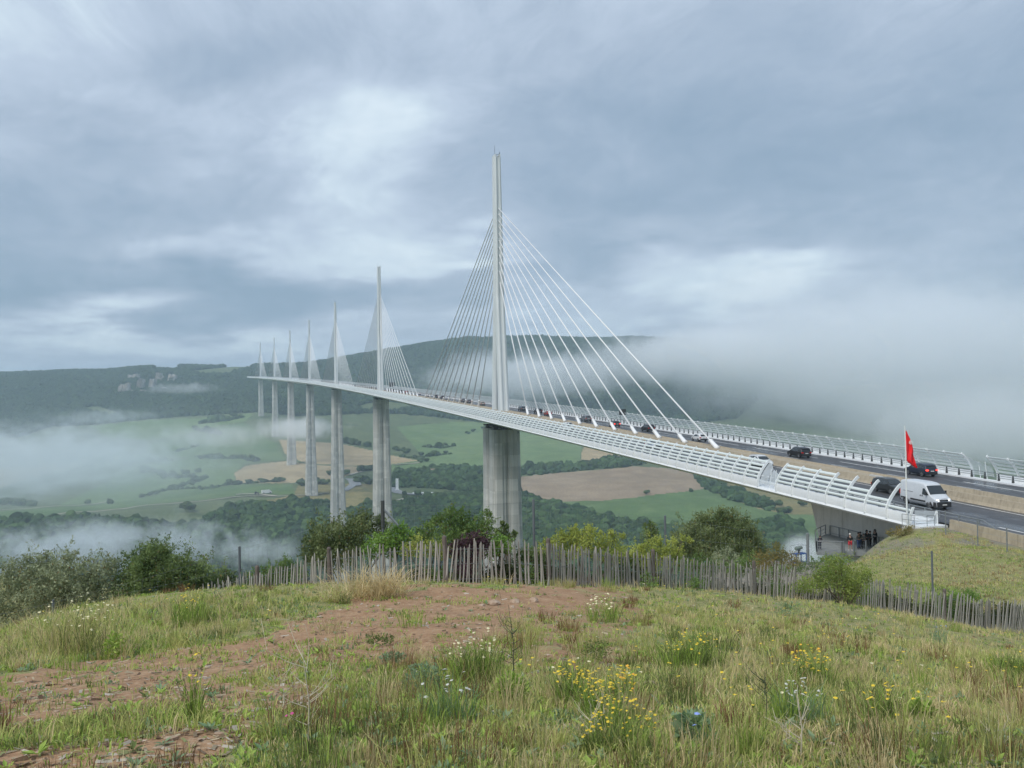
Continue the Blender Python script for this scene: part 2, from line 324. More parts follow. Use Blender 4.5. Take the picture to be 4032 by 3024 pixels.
def f_field(c1, c2, stripes=0., rot=0., sc=.02, weeds=None):
    def fn(T, vec, B):
        n1 = T.noise(vec, sc*.4, 5, .6); n2 = T.noise(T.mapping(vec, (1, .25, 1), rot=(0, 0, rot)), sc*4, 5, .7)
        c = T.mix(T.mapr(T.m('ADD', T.m('MULTIPLY', n1, .6), T.m('MULTIPLY', n2, .4)), .36, .64), c1, c2)
        if stripes:
            wv = T.n('ShaderNodeTexWave', wave_type='BANDS', bands_direction='X'); T.put(wv.inputs[0], T.mapping(vec, (.1, .1, .1), rot=(0, 0, rot))); wv.inputs['Scale'].default_value = .55
            wv.inputs['Distortion'].default_value = 6; wv.inputs['Detail Scale'].default_value = .35; wv.inputs['Detail'].default_value = 3
            c = T.mix(T.m('MULTIPLY', wv.outputs['Fac'], stripes), c, tuple(x*.72 for x in c1))
        n4 = T.noise(vec, sc*.9, 6, .75); c = T.mix(T.mapr(n4, .45, .7, 0, .55), c, tuple(x*.66 for x in c1)); c = T.mix(T.mapr(n4, .48, .3, 0, .5), c, tuple(min(1, x*1.25) for x in c2))
        if weeds: c = T.mix(T.mapr(T.noise(vec, .012, 5, .7), .56, .66), c, weeds)
        return c
    return fn
M_hills = mat('hillside', rough=.95, spec=.1, fn=f_field((.095, .135, .06), (.15, .17, .09), sc=.03, weeds=(.06, .09, .035)))
M_wfloor = mat('woodland_floor', rough=1, spec=.05, fn=f_field((.018, .034, .015), (.03, .05, .022), sc=.05))
M_green = mat('green_crop', rough=.95, spec=.1, fn=f_field((.095, .165, .06), (.145, .20, .085), .15, .5, sc=.02))
M_green2 = mat('pale_green_crop', rough=.95, spec=.1, fn=f_field((.125, .20, .08), (.18, .24, .105), .1, 1.1, sc=.02))
M_brown = mat('ploughed_soil', rough=.95, spec=.1, fn=f_field((.27, .205, .14), (.34, .265, .185), .12, .35, sc=.02))
M_tan = mat('stubble', rough=.95, spec=.1, fn=f_field((.36, .28, .165), (.45, .36, .22), .25, 1.9, sc=.03))
M_dry = mat('dry_pasture', rough=.95, spec=.1, fn=f_field((.19, .175, .075), (.27, .225, .11), .1, .9, sc=.04, weeds=(.11, .13, .05)))
FOREST = [(-1200, 1790), (70, 1723), (200, 1680), (369, 1672), (586, 1650), (760, 1638), (1020, 1622), (1180, 1640), (1352, 1632), (1500, 1625), (1700, 1640), (2000, 1675), (2300, 1700), (2700, 1670), (2960, 1640), (3060, 1600), (3300, 1560), (3700, 1560), (3900, 1620), (5200, 1600), (5200, 900), (-1200, 900)]
CLEAR = [[(1395, 1605), (1440, 1588), (1520, 1580), (1600, 1590), (1640, 1605), (1560, 1620), (1420, 1618)], [(3000, 1560), (3100, 1600), (3300, 1640), (3300, 1720), (2900, 1720), (2880, 1660)],
         [(740, 1462), (960, 1438), (1000, 1444), (900, 1475), (800, 1478)], [(320, 1605), (390, 1598), (470, 1625), (440, 1642), (360, 1628)], [(560, 1452), (690, 1444), (740, 1452), (660, 1459)]]
FIELDS = [
 ('green_field', M_green, [(2040, 1990), (2129, 1972), (2353, 1973), (2547, 1951), (2705, 1933), (2775, 1920), (2850, 1955), (2990, 2005), (3100, 2025), (3230, 2028), (3280, 2130), (3000, 2160), (2040, 2300)]),
 ('ploughed_field', M_brown, [(1900, 1890), (2053, 1876), (2200, 1862), (2350, 1850), (2500, 1836), (2620, 1842), (2729, 1863), (2765, 1890), (2780, 1923), (2705, 1934), (2547, 1952), (2353, 1974), (2129, 1974), (2040, 1950), (1900, 1950)]),
 ('dry_slope', M_dry, [(2780, 1870), (2870, 1860), (3400, 1900), (3400, 2040), (3230, 2028), (3100, 2025), (2990, 2005), (2850, 1955), (2775, 1920)]),
 ('stubble_field', M_tan, [(2286, 1822), (2288, 1790), (2300, 1750), (2420, 1738), (2560, 1770), (2545, 1812), (2420, 1800), (2350, 1812)]),
 ('meadow_strip', M_dry, [(2290, 1850), (2300, 1830), (2420, 1803), (2545, 1812), (2500, 1830), (2400, 1840)]),
 ('wide_green_field', M_green2, [(1560, 1680), (1800, 1660), (2290, 1680), (2286, 1822), (2200, 1830), (1890, 1850), (1543, 1862), (1543, 1800), (1640, 1815), (1660, 1790)]),
 ('lower_stubble_field', M_tan, [(922, 1862), (972, 1833), (1117, 1815), (1200, 1825), (1298, 1836), (1464, 1838), (1421, 1856), (1377, 1870), (1298, 1893), (1153, 1901), (936, 1903)]),
 ('upper_stubble_field', M_tan, [(1099, 1731), (1175, 1735), (1356, 1750), (1464, 1775), (1551, 1795), (1645, 1813), (1551, 1827), (1370, 1834), (1207, 1825), (1124, 1789)]),
 ('dry_field', M_dry, [(1171, 1912), (1298, 1903), (1470, 1906), (1480, 2000), (1300, 2030), (1000, 2050), (860, 2010), (1000, 1975), (1100, 1962), (1160, 1945)]),
 ('upper_green_field', M_green2, [(353, 1676), (597, 1655), (835, 1643), (1000, 1628), (960, 1660), (814, 1685), (760, 1700), (600, 1735), (420, 1720)]),
 ('middle_green_field', M_green, [(760, 1700), (960, 1663), (1085, 1745), (1120, 1810), (960, 1825), (760, 1804), (640, 1790), (560, 1760)]),
 ('lower_green_field', M_green2, [(540, 1830), (760, 1806), (960, 1828), (920, 1865), (925, 1900), (800, 1925), (600, 1950), (430, 1985), (230, 1990), (420, 1900)]),
 ('valley_green_field', M_green, [(-700, 2020), (0, 2012), (217, 1996), (480, 1972), (730, 1935), (930, 1908), (1150, 1908), (1160, 1945), (976, 1950), (732, 1972), (480, 2000), (240, 2018), (160, 2040), (60, 2070), (-700, 2100)]),
 ('pale_stubble_field', M_tan, [(-600, 1880), (0, 1845), (200, 1825), (330, 1838), (150, 1875), (0, 1920), (-600, 1980)]),
]
# polar grid round the viewpoint: fine where the photo looks, coarse elsewhere
azg = np.concatenate([np.arange(-180, -36, 3.), np.arange(-36, 36, .075), np.arange(36, 180.1, 3.)]); azg = np.radians(azg)
rg = np.concatenate([[.5], np.exp(np.linspace(math.log(1), math.log(30), 190)), np.exp(np.linspace(math.log(30.5), math.log(600), 150)), np.exp(np.linspace(math.log(604), math.log(4300), 360)), [5000, 6500, 9000]])
AA, RR = np.meshgrid(azg, rg, indexing='ij'); gx = CAM[0]+RR*np.sin(AA+YAW); gy = CAM[1]+RR*np.cos(AA+YAW)
gzz = terr(gx.ravel(), gy.ravel()).reshape(gx.shape)
VT = np.stack([gx, gy, gzz], -1).reshape(-1, 3); na, nr = gx.shape
ii, jj = np.meshgrid(np.arange(na-1), np.arange(nr-1), indexing='ij'); b0 = (ii*nr+jj).ravel(); FT = np.stack([b0, b0+nr, b0+nr+1, b0+1], -1)[:, ::-1]
cen = VT[FT].mean(1); rc = np.hypot(cen[:, 0]-CAM[0], cen[:, 1]-CAM[1]); cu, cv, cz_ = proj(cen)
jx = (fbm(cen[:, 0]/25, cen[:, 1]/25)-.5)*10; cls = np.full(len(FT), -1); far = (rc > 600) & (cz_ > 10); cls[rc < 140] = -2
isf = inpoly(cu+jx, cv+jx*.4, FOREST) & far
for q in CLEAR: isf &= ~inpoly(cu, cv, q)
for k, (nm, mm, poly) in enumerate(FIELDS): cls[far & inpoly(cu+jx*.5, cv+jx*.25, poly) & (cv > 1560)] = k
cls[isf] = -3
BARE = [(-200, 1500), (300, 1415), (600, 1370), (760, 1300), (850, 1262), (1180, 1265), (1310, 1290), (1120, 1345), (990, 1400), (860, 1440), (720, 1490), (600, 1540), (420, 1700), (-200, 1800)]
def bare_mask(P_):
    u, v, z = proj(P_); u = u/1.8228; v = v/1.8228; n = (fbm(P_[:, 0]/1.1, P_[:, 1]/1.1, 3)-.5)*90
    m = inpoly(u+n, v+n*.35, BARE) & (z > 1)
    sm = inpoly(u+n*1.5, v+n*.5, [(860, 1262), (1320, 1262), (1400, 1300), (1300, 1450), (1000, 1500), (800, 1500)]) & (z > 1)
    return np.where(m, 1., np.where(sm, .55, 0.))
def submesh(name, sel, m, col=None, **k):
    f = FT[sel]; ids, inv_ = np.unique(f, return_inverse=True); Vv = VT[ids]
    c = None
    if col: c = col(Vv)
    o = npmesh(name, Vv, [inv_.reshape(f.shape)], m, col=c, smooth=True); return setp(o, **k)
def gcol(Vv):
    b = bare_mask(Vv); g = np.zeros((len(Vv), 3)); g[:, 0] = 1-b
    x, y = Vv[:, 0], Vv[:, 1]
    led = sstep(x, -36, -31)*sstep(y, -26, -23)*(1-sstep(y, 0, 4))*(1-sstep(x, -14, -12)); g[:, 0] -= .5*sstep(x, -40, -20)*sstep(y, -62, -40)*sstep(fbm(x/4, y/4), .4, .6); pt = sstep(x, -26, -18)*sstep(y, -52, -38)*sstep(fbm(x/2.2+5, y/2.2, 4), .46, .56)*(1-sstep(y, -26, -24)); g[:, 1] = np.clip(pt*.8+led+sstep(x, -13.9, -13.3)*(1-sstep(y, -28, -26)), 0, 1)
    return g
submesh('ground', cls == -2, M_ground, gcol, kind='structure')
submesh('hills', cls == -1, M_hills, kind='structure')
submesh('wooded_hills', cls == -3, M_wfloor, kind='structure')
for k, (nm, mm, poly) in enumerate(FIELDS):
    if (cls == k).any(): submesh(nm, cls == k, mm, kind='structure')
del AA, RR, gx, gy, gzz

# ------------------------------------------------------------ trees and woods seen far off
def ico(sub):
    import bmesh
    bm = bmesh.new(); bmesh.ops.create_icosphere(bm, subdivisions=sub, radius=1); v = np.array([q.co[:] for q in bm.verts]); f = np.array([[q.index for q in p.verts] for p in bm.faces]); bm.free(); return v, f
def f_leafcol(T, vec, B):
    g = T.n('ShaderNodeAttribute', attribute_name='col'); n = T.noise(T.n('ShaderNodeNewGeometry').outputs['Position'], .9, 4, .7)
    return T.mix(T.mapr(n, .3, .7, 0, .55), g.outputs[0], (.02, .032, .014))
M_wood = mat('tree_foliage', rough=.9, spec=.1, fn=f_leafcol)
IC1, IF1 = ico(1); IC2, IF2 = ico(2); IC3, IF3 = ico(3)
def crowns(name, P_, S_, ic, iff, colf, nz=.35, **k):
    n = len(P_); rs = np.random.RandomState(n % 1000); nv = len(ic)
    rot = rs.rand(n)*6.28; c, s = np.cos(rot)[:, None], np.sin(rot)[:, None]
    X = ic[None, :, 0]*c-ic[None, :, 1]*s; Y = ic[None, :, 0]*s+ic[None, :, 1]*c; Z = np.repeat(ic[None, :, 2], n, 0)
    d = 1+(rs.rand(n, nv)-.5)*2*nz; V = np.stack([X*d, Y*d, Z*d*.95], -1)*S_[:, None, None]; V[..., 2] += S_[:, None]*.55; V += P_[:, None]
    Fc = (iff[None]+np.arange(n)[:, None, None]*nv).reshape(-1, 3); cc = np.repeat(colf(n, rs), nv, 0)
    o = npmesh(name, V.reshape(-1, 3), [Fc], M_wood, col=cc, smooth=False); return setp(o, **k)
def wcol(a=(.022, .045, .018), b=(.055, .085, .032)):
    def fn(n, rs):
        t = rs.rand(n, 1); c = np.array(a)*(1-t)+np.array(b)*t; return c*(0.55+.9*rs.rand(n, 1))
    return fn
def scatter(poly, d0, d1, n, excl=(), seed=1, us=None):
    rs = np.random.RandomState(seed); us = us or (min(p[0] for p in poly), max(p[0] for p in poly)); Pp = []
    u = rs.uniform(us[0], us[1], n*6); d = np.sqrt(rs.uniform(d0*d0, d1*d1, n*6)); rel = np.arctan((u-2016)/F); rr = d/np.cos(rel)
    x = CAM[0]+rr*np.sin(rel+YAW); y = CAM[1]+rr*np.cos(rel+YAW); z = terr(x, y); P_ = np.stack([x, y, z], -1); pu, pv, pz = proj(P_)
    m = inpoly(pu, pv, poly)
    for q in excl: m &= ~inpoly(pu, pv, q)
    return P_[m][:n]
CLIFFS = [(488, 1528, 40, 52), (526, 1487, 40, 30), (551, 1512, 24, 62), (566, 1545, 30, 22), (599, 1512, 32, 56), (626, 1486, 30, 44), (673, 1488, 40, 46), (520, 1545, 16, 20), (650, 1534, 20, 14), (210, 1521, 18, 8)]
_FP = [(a, b) for a, b in FOREST]; excl = [[(c[0]-c[2]*.4, c[1]-c[3]*.35), (c[0]+c[2]*.4, c[1]-c[3]*.35), (c[0]+c[2]*.4, c[1]+c[3]*.3), (c[0]-c[2]*.4, c[1]+c[3]*.3)] for c in CLIFFS]+CLEAR
for nm, us, n, sd_ in (('hillside_woods', (-500, 2300), 46000, 5), ('cloudy_hillside_woods', (2300, 4500), 26000, 6)):
    Pw = scatter(_FP, 2150, 3480, n, excl, sd_, us); crowns(nm, Pw, np.random.RandomState(2).uniform(4.5, 8.5, len(Pw)), IC1 if False else np.array(IC1), IF1, wcol(), kind='stuff')
W = [('riverside_woods', [(-500, 2080), (150, 2050), (300, 2040), (460, 2050), (600, 2070), (720, 2085), (800, 2050), (900, 2010), (1000, 1995), (1090, 1985), (1180, 1975), (1300, 1985), (1300, 2400), (-500, 2400)], 680, 1350, 9000),
 ('valley_woods', [(1370, 2020), (1450, 1995), (1560, 1990), (1700, 1968), (1900, 1955), (2050, 1950), (2050, 2400), (1300, 2400), (1300, 2050)], 680, 1350, 7000),
 ('woods_above_the_rest_area', [(1543, 1864), (1635, 1858), (1733, 1850), (1893, 1846), (2000, 1850), (2000, 1945), (1896, 1938), (1785, 1932), (1717, 1923), (1543, 1920)], 1200, 1750, 1500),
 ('hillside_trees_by_the_green_field', [(2030, 1945), (2130, 1978), (2282, 2008), (2329, 2037), (2458, 2060), (2600, 2082), (2800, 2105), (3000, 2070), (3080, 2055), (3150, 2080), (3170, 2160), (3200, 2400), (2000, 2400)], 680, 1400, 8000),
 ('wooded_hedge', [(2000, 1850), (2140, 1830), (2280, 1838), (2400, 1824), (2500, 1806), (2570, 1800), (2580, 1815), (2500, 1836), (2180, 1864), (2000, 1885)], 1350, 1900, 520),
 ('copse_by_the_ploughed_field', [(2729, 1858), (2820, 1865), (2890, 1880), (2850, 1915), (2840, 1950), (2775, 1930)], 1200, 1800, 170),
 ('hedge_by_the_green_field', [(2840, 1945), (2900, 1940), (2990, 1965), (3040, 2000), (3045, 2018), (2950, 1992), (2850, 1962)], 1100, 1700, 180)]
for nm, poly, d0, d1, n in W:
    Pw = scatter(poly, d0, d1, n, (), 11); S_ = np.clip(np.random.RandomState(4).lognormal(1.35, .36, len(Pw)), 2.2, 8); print(nm, len(Pw))
    if len(Pw): crowns(nm, Pw, S_, IC2, IF2, wcol((.028, .062, .024), (.075, .125, .042)), .30, kind='stuff')
# single trees and hedge trees in the valley
def clump_tree(name, sub, rs, h=9.):
    ic, iff = ico(2); V = []; Fc = []; C_ = []; nb = 5
    for k in range(nb):
        o = np.array([rs.uniform(-.32, .32), rs.uniform(-.32, .32), rs.uniform(.32, .75)])*h*.8; s_ = h*rs.uniform(.2, .33)
        v = ic*(1+(rs.rand(len(ic), 1)-.5)*.5)*s_*[1, 1, .9]+o+[0, 0, h*.08]; Fc.append(iff+len(V)*len(ic)); V.append(v); C_.append(np.repeat(wcol((.045, .08, .03), (.08, .115, .045))(1, rs), len(ic), 0))
    me = npmesh(name, np.concatenate(V), [np.concatenate(Fc)], M_wood, col=np.concatenate(C_)); return me
HEDGES = [
 ('thick hedge tree on the bank between the two highest green fields', [(770, 1690, 4), (795, 1700, 4), (830, 1700, 5), (860, 1704, 4), (830, 1655, 4), (870, 1645, 5), (920, 1640, 5), (950, 1645, 4)], 9),
 ('dark tree in the curved hedge above the lower stubble field', [(790, 1806, 3), (815, 1800, 4), (845, 1802, 4), (865, 1798, 3), (930, 1803, 3), (960, 1806, 3), (985, 1812, 4), (1010, 1816, 2)], 8),
 ('hazy tree in the hedge across the middle of the misty slope', [(480, 1830, 3), (510, 1822, 3), (540, 1822, 3), (590, 1822, 2), (640, 1816, 2), (570, 1862, 4), (610, 1862, 4), (650, 1882, 4), (675, 1875, 3), (730, 1868, 3), (700, 1882, 3), (760, 1885, 2), (780, 1860, 4)], 9),
 ('hedge tree below the rounded end of the lower stubble field', [(905, 1905, 4), (930, 1910, 3), (980, 1903, 2), (1030, 1898, 2), (1095, 1896, 2), (1180, 1905, 5), (1190, 1912, 4), (1255, 1906, 4), (1280, 1905, 4)], 8),
 ('low hedge tree along the field edge above the pale track', [(590, 1950, 2), (620, 1945, 2), (690, 1922, 2), (720, 1915, 2), (750, 1908, 2), (790, 1930, 1), (840, 1920, 1), (560, 1960, 2)], 6),
 ('tree in the misty row at the edge of the valley fields', [(15, 1992, 3), (40, 1985, 4), (60, 1980, 4), (90, 1990, 3), (125, 1990, 3), (430, 1985, 1), (340, 1985, 1)], 9),
 ('tree standing between the two long piers by the upper stubble field', [(1365, 1745, 4), (1385, 1750, 3), (1410, 1752, 3), (1440, 1757, 3), (1370, 1740, 4)], 9),
 ('tree beside the bend where the white road leaves the tan field', [(1365, 1870, 3), (1425, 1855, 5), (1445, 1852, 4), (1460, 1850, 4), (1410, 1898, 5), (1440, 1895, 5), (1450, 1906, 5)], 10),
 ('hedge tree in front of the wide green field between the piers', [(1600, 1785, 3), (1655, 1795, 3), (1665, 1812, 3), (1680, 1815, 3), (1650, 1820, 2), (1700, 1795, 3), (1715, 1790, 4), (1760, 1788, 1), (1560, 1775, 3), (1595, 1778, 2)], 9),
 ('tree in the long dark hedge above the pier on the wide green slope', [(1670, 1760, 1), (1690, 1762, 2), (1740, 1761, 2), (1760, 1758, 1), (1860, 1700, 3), (1900, 1690, 3), (1840, 1710, 2)], 8),
 ('tree among the car parks of the rest area', [(1600, 1950, 1), (1640, 1952, 3), (1685, 1952, 3), (1720, 1955, 3), (1765, 1952, 3), (1810, 1955, 2), (1602, 1970, 2), (1638, 1972, 2), (1870, 1940, 3), (1700, 1965, 3), (1660, 1965, 2)], 8),
 ('tree on the dry slope between the fields under the deck', [(3070, 2022, 3), (3090, 2018, 3), (3110, 2018, 3), (3165, 1995, 2), (3060, 1990, 2)], 8),
]
_rs = np.random.RandomState(21); protos = []
for k in range(5): protos.append(clump_tree('tree', 2, _rs)); 
used = [False]*5
def plant(u, v, size, label, group, rs):
    p = hit(u, v); k = rs.randint(5)
    o = protos[k]
    if used[k]: o = o.copy(); COL.objects.link(o)
    used[k] = True; o.location = p-np.array([0, 0, .6]); s = size/9*rs.uniform(.8, 1.15); o.scale = (s*1.15, s*1.15, s); o.rotation_euler = (0, 0, rs.rand()*6)
    setp(o, label, 'tree', group); return o
for label, L_, sz in HEDGES:
    g = 'trees: '+label
    for (u, v, n) in L_:
        for q in range(max(1, n)): plant(u+_rs.uniform(-9, 9), v+_rs.uniform(-2, 3), sz*1.1, label, g, _rs)
plant(727, 2015, 15, 'large lone round tree in the mist above the riverside woods', None, _rs); plant(745, 2016, 15, 'round tree leaning on the large lone tree above the riverside woods', None, _rs)
plant(2549, 1947, 8, 'lone small tree on the line between ploughed and green field', None, _rs); plant(2720, 1937, 7, 'smaller lone bush near the far corner of the ploughed field', None, _rs)
plant(1298, 1872, 11, 'tall dark poplar beside the pier near the bending white road', None, _rs); plant(1108, 1898, 10, 'pointed dark tree at the foot of the lower stubble field', None, _rs)
# continuous hedges
for k, (pts, sz, lb) in enumerate([
 ([(769, 1801), (868, 1806), (942, 1805), (1017, 1817)], 3.2, 'curved hedge above the lower stubble field'), ([(558, 1851), (630, 1866), (694, 1879), (818, 1882)], 3.6, 'hazy hedge across the middle of the misty slope'),
 ([(818, 1882), (744, 1904), (670, 1929), (546, 1960)], 2.6, 'hedge slanting down towards the long pale track'), ([(670, 1929), (843, 1923), (905, 1908), (1000, 1903), (1091, 1898)], 2.6, 'low hedge running under the lower stubble field'),
 ([(690, 1780), (735, 1768), (781, 1755)], 2.6, 'short hedge high on the misty green slope'), ([(471, 1830), (583, 1817), (682, 1814)], 3.2, 'faint hedge in the mist above the middle of the slope'), ([(769, 1693), (815, 1700), (868, 1712)], 6, 'thick wooded hedge between the two highest green fields'), ([(794, 1669), (870, 1658), (955, 1644)], 5.5, 'thick wooded hedge directly under the hillside woods'),
 ([(1580, 1800), (1650, 1806), (1700, 1796), (1780, 1788)], 2.8, 'hedge crossing the wide green field left of the nearest pier'), ([(1668, 1760), (1740, 1764), (1790, 1756)], 3, 'dark long hedge alone on the wide green slope'), ([(1210, 1902), (1290, 1905)], 4.5, 'hedge behind the foot of the long third pier'), ([(1355, 1742), (1400, 1750), (1460, 1762)], 4, 'hedge along the top of the upper stubble field'),
 ([(2290, 1822), (2400, 1806), (2520, 1806)], 3, 'scrubby hedge along the foot of the orange stubble field'), ([(60, 1990), (130, 1994)], 4, 'hedge clump at the misty left end of the upper track')]):
    P_ = np.array([hit(*p) for p in pts]); Q = []
    for a, q in zip(P_[:-1], P_[1:]):
        n = max(2, int(np.hypot(*(q-a)[:2])/(sz*.8)))
        for t in np.linspace(0, 1, n, endpoint=False): Q.append(a*(1-t)+q*t)
    Q = np.array(Q); rs_ = np.random.RandomState(40+k); Q[:, :2] += rs_.normal(0, sz*.35, (len(Q), 2)); keep = rs_.rand(len(Q)) > .12; Q = Q[keep]; Q[:, 2] = terr(Q[:, 0], Q[:, 1])-.3*sz
    crowns('hedge', Q, sz*rs_.lognormal(-.1, .4, len(Q)), IC2, IF2, wcol((.03, .06, .024), (.07, .11, .04)), .35, label=lb, cat='hedge')
# limestone cliffs
def f_rock(T, vec, B):
    n = T.noise(T.mapping(vec, (.12, .12, .035)), 1, 6, .7); c = T.mix(T.mapr(n, .35, .62), (.26, .24, .21), (.54, .50, .44)); return T.mix(T.mapr(T.noise(vec, .06, 4, .7), .55, .62), c, (.07, .09, .04))
M_rock = mat('limestone', rough=.95, fn=f_rock, bump=1, bs=.3)
cb = MB(); rs = np.random.RandomState(8)
for (u, v, w_, h_) in CLIFFS:
    p = hit(u, v+h_/2-4)
    for q in range(9):
        d = np.hypot(p[0]-CAM[0], p[1]-CAM[1]); px = d/F; x0 = rs.uniform(-.5, .5)*w_*px*.75; hh = h_*px*rs.uniform(.35, .75); ww = w_*px*rs.uniform(.10, .20)
        rings = []
        for k in range(7):
            t = k/6; s_ = 1-.35*t**3; rings.append([(p[0]+RX[0]*(x0+a*ww*s_*rs.uniform(.8, 1.2))+FX[0]*(b*10-4+hh*.5*t+rs.uniform(-3, 3)), p[1]+RX[1]*(x0+a*ww*s_)+FX[1]*(b*10-4+hh*.5*t+rs.uniform(-3, 3)), p[2]-6+t*(hh+6)+rs.uniform(-2, 2)) for a, b in ((-1, -.5), (-.5, -1), (.1, -.8), (.6, -1.1), (1, -.4), (.7, 1.5), (-.7, 1.5))])
        cb.loft(rings)
setp(cb.obj('cliffs', M_rock), kind='structure')
# roads and tracks in the valley
def ribbon(name, pts, wid, m, lift=.5, **k):
    P_ = [hit(u, v) for u, v in pts]; Q = []
    for a, b in zip(P_[:-1], P_[1:]):
        n = max(2, int(np.hypot(*(b-a)[:2])/8))
        for t in np.linspace(0, 1, n, endpoint=False): Q.append(a*(1-t)+b*t)
    Q.append(P_[-1]); Q = np.array(Q); 
    for _ in range(3): Q[1:-1] = (Q[:-2]+Q[1:-1]*2+Q[2:])/4
    t = np.gradient(Q[:, :2], axis=0); t /= np.linalg.norm(t, axis=1)[:, None]+1e-9; nn = np.stack([-t[:, 1], t[:, 0]], -1)
    rows = [np.c_[Q[:, :2]+nn*o, np.zeros(len(Q))] for o in (-wid/2, 0, wid/2)]
    zt = np.maximum.reduce([terr(r_[:, 0], r_[:, 1]) for r_ in rows])+lift
    V = np.concatenate([np.c_[r_[:, :2], zt] for r_ in rows]); n = len(Q); i = np.arange(n-1)
    return setp(npmesh(name, V, [np.stack([i, i+1, i+1+n, i+n], -1), np.stack([i+n, i+1+n, i+1+2*n, i+2*n], -1)], m), **k)
M_track = mat('pale_track', (.42, .39, .32), rough=.95, var=.2, vs=.1); M_vroad = mat('valley_asphalt', (.24, .25, .26), rough=.8, var=.15, vs=.05)
ribbon('track', [(-300, 2030), (0, 2010), (217, 1994), (450, 1971)], 5, M_track, kind='structure')
ribbon('track', [(168, 2040), (244, 2021), (488, 2005), (732, 1978), (976, 1954), (1085, 1956), (1200, 1955), (1294, 1943)], 5, M_track, kind='structure')
ribbon('track', [(930, 1949), (980, 1946), (1040, 1949), (1085, 1956)], 8, M_track, kind='structure')
ribbon('road', [(1359, 1887), (1378, 1886), (1388, 1898), (1392, 1912), (1372, 1926), (1355, 1934)], 12, M_vroad, kind='structure')
ribbon('road', [(1388, 1888), (1402, 1903), (1412, 1913), (1395, 1915)], 12, M_vroad, kind='structure')
ribbon('track', [(1377, 1872), (1400, 1864), (1425, 1857)], 6, M_track, kind='structure')
ribbon('track', [(1550, 1832), (1620, 1827), (1655, 1821)], 8, M_track, kind='structure')
ribbon('road', [(1530, 1920), (1560, 1937), (1590, 1946), (1640, 1950)], 16, M_vroad, kind='structure')
ribbon('car_park', [(1735, 1952), (1790, 1955), (1852, 1953)], 26, M_vroad, kind='structure')
ribbon('gravel_lot', [(1575, 1972), (1610, 1968), (1650, 1963)], 24, M_track, kind='structure')
ribbon('road', [(905, 2168), (950, 2178), (978, 2195), (970, 2220), (930, 2250)], 10, M_vroad, lift=1.5, kind='structure')
# ------------------------------------------------------------ the viaduct
def BP(s, x, z):
    n = math.hypot(1, KC*s); return (KC*s*s/2+x/n, s-x*KC*s/n, SL*s+z)
SP = 3.42                                     # post spacing
P0 = 2.91                                     # first post past the joint
def f_white(T, vec, B):
    n = T.noise(vec, .6, 5, .65); s = T.noise(T.mapping(vec, (3, 3, .4)), 1.2, 4, .7); c = T.mix(T.mapr(n, .3, .75), (.70, .73, .75), (.80, .82, .83))
    return T.mix(T.mapr(s, .56, .8, 0, .5), c, (.48, .49, .48))
M_white = mat('white_steel', rough=.45, fn=f_white)
M_post = mat('white_painted_post', (.74, .77, .77), rough=.4, var=.06, vs=1)
def f_conc(T, vec, B):
    s = T.n('ShaderNodeSeparateXYZ'); lnk(T.nt, vec, s.inputs[0])
    band = T.noise(T.mapping(vec, (.02, .02, .25)), 1, 2, .5); cell = T.n('ShaderNodeTexBrick'); T.put(cell.inputs[0], T.mapping(vec, (1, 1, 1), rot=(math.pi/2, 0, 0)))
    for a, b in (('Scale', 1.), ('Mortar Size', .03), ('Brick Width', 2.6), ('Row Height', 4.), ('Mortar Smooth', .2)): cell.inputs[a].default_value = b
    cell.offset = 0; cell.inputs['Color1'].default_value = (.38, .38, .36, 1); cell.inputs['Color2'].default_value = (.62, .62, .585, 1); cell.inputs['Mortar'].default_value = (.30, .30, .29, 1)
    n = T.noise(vec, .35, 6, .7); st = T.noise(T.mapping(vec, (1.4, 1.4, .05)), 1, 5, .7)
    c = T.mix(T.mapr(n, .3, .7, .0, .45), cell.outputs[0], (.50, .50, .47)); c = T.mix(T.mapr(band, .42, .6, 0, .55), c, (.38, .39, .38))
    return T.mix(T.mapr(st, .5, .7, 0, .75), c, (.25, .255, .24))
M_conc = mat('pier_concrete', rough=.9, spec=.2, fn=f_conc, bump=.15, bs=2)
def f_conc2(T, vec, B):
    n = T.noise(vec, .5, 6, .7); st = T.noise(T.mapping(vec, (1.6, 1.6, .12)), 1.3, 5, .7); c = T.mix(T.mapr(n, .3, .7), (.46, .45, .42), (.60, .585, .545)); return T.mix(T.mapr(st, .5, .75, 0, .6), c, (.30, .30, .275))
M_conc2 = mat('abutment_concrete', rough=.9, spec=.2, fn=f_conc2, bump=.2, bs=3)
def f_tan(T, vec, B):
    n = T.noise(vec, .8, 6, .7); st = T.noise(T.mapping(vec, (2, 2, .5)), 1.5, 5, .7); c = T.mix(T.mapr(n, .3, .7), (.34, .29, .215), (.44, .38, .285)); return T.mix(T.mapr(st, .48, .75, 0, .8), c, (.22, .19, .145))
M_tanc = mat('weathered_barrier_concrete', rough=.92, spec=.2, fn=f_tan, bump=.08, bs=6)
def f_asph(T, vec, B):
    n = T.noise(vec, 1.1, 6, .7); st = T.noise(T.mapping(vec, (.9, .03, 1)), 1, 5, .6); w2 = T.noise(T.mapping(vec, (.5, .12, 1)), .6, 5, .65)
    c = T.mix(T.mapr(n, .3, .7), (.050, .052, .058), (.075, .077, .082)); c = T.mix(T.mapr(st, .5, .7, 0, .6), c, (.085, .087, .092))
    lnk(T.nt, T.mapr(w2, .5, .62, .55, .22), B.inputs['Roughness']); return c
M_asph = mat('damp_asphalt', spec=.5, fn=f_asph, bump=.12, bs=30)
M_mark = mat('road_paint', (.62, .62, .60), rough=.6, var=.15, vs=1.5)
M_dark = mat('dark_steel', (.055, .06, .06), rough=.55, var=.2, vs=2)
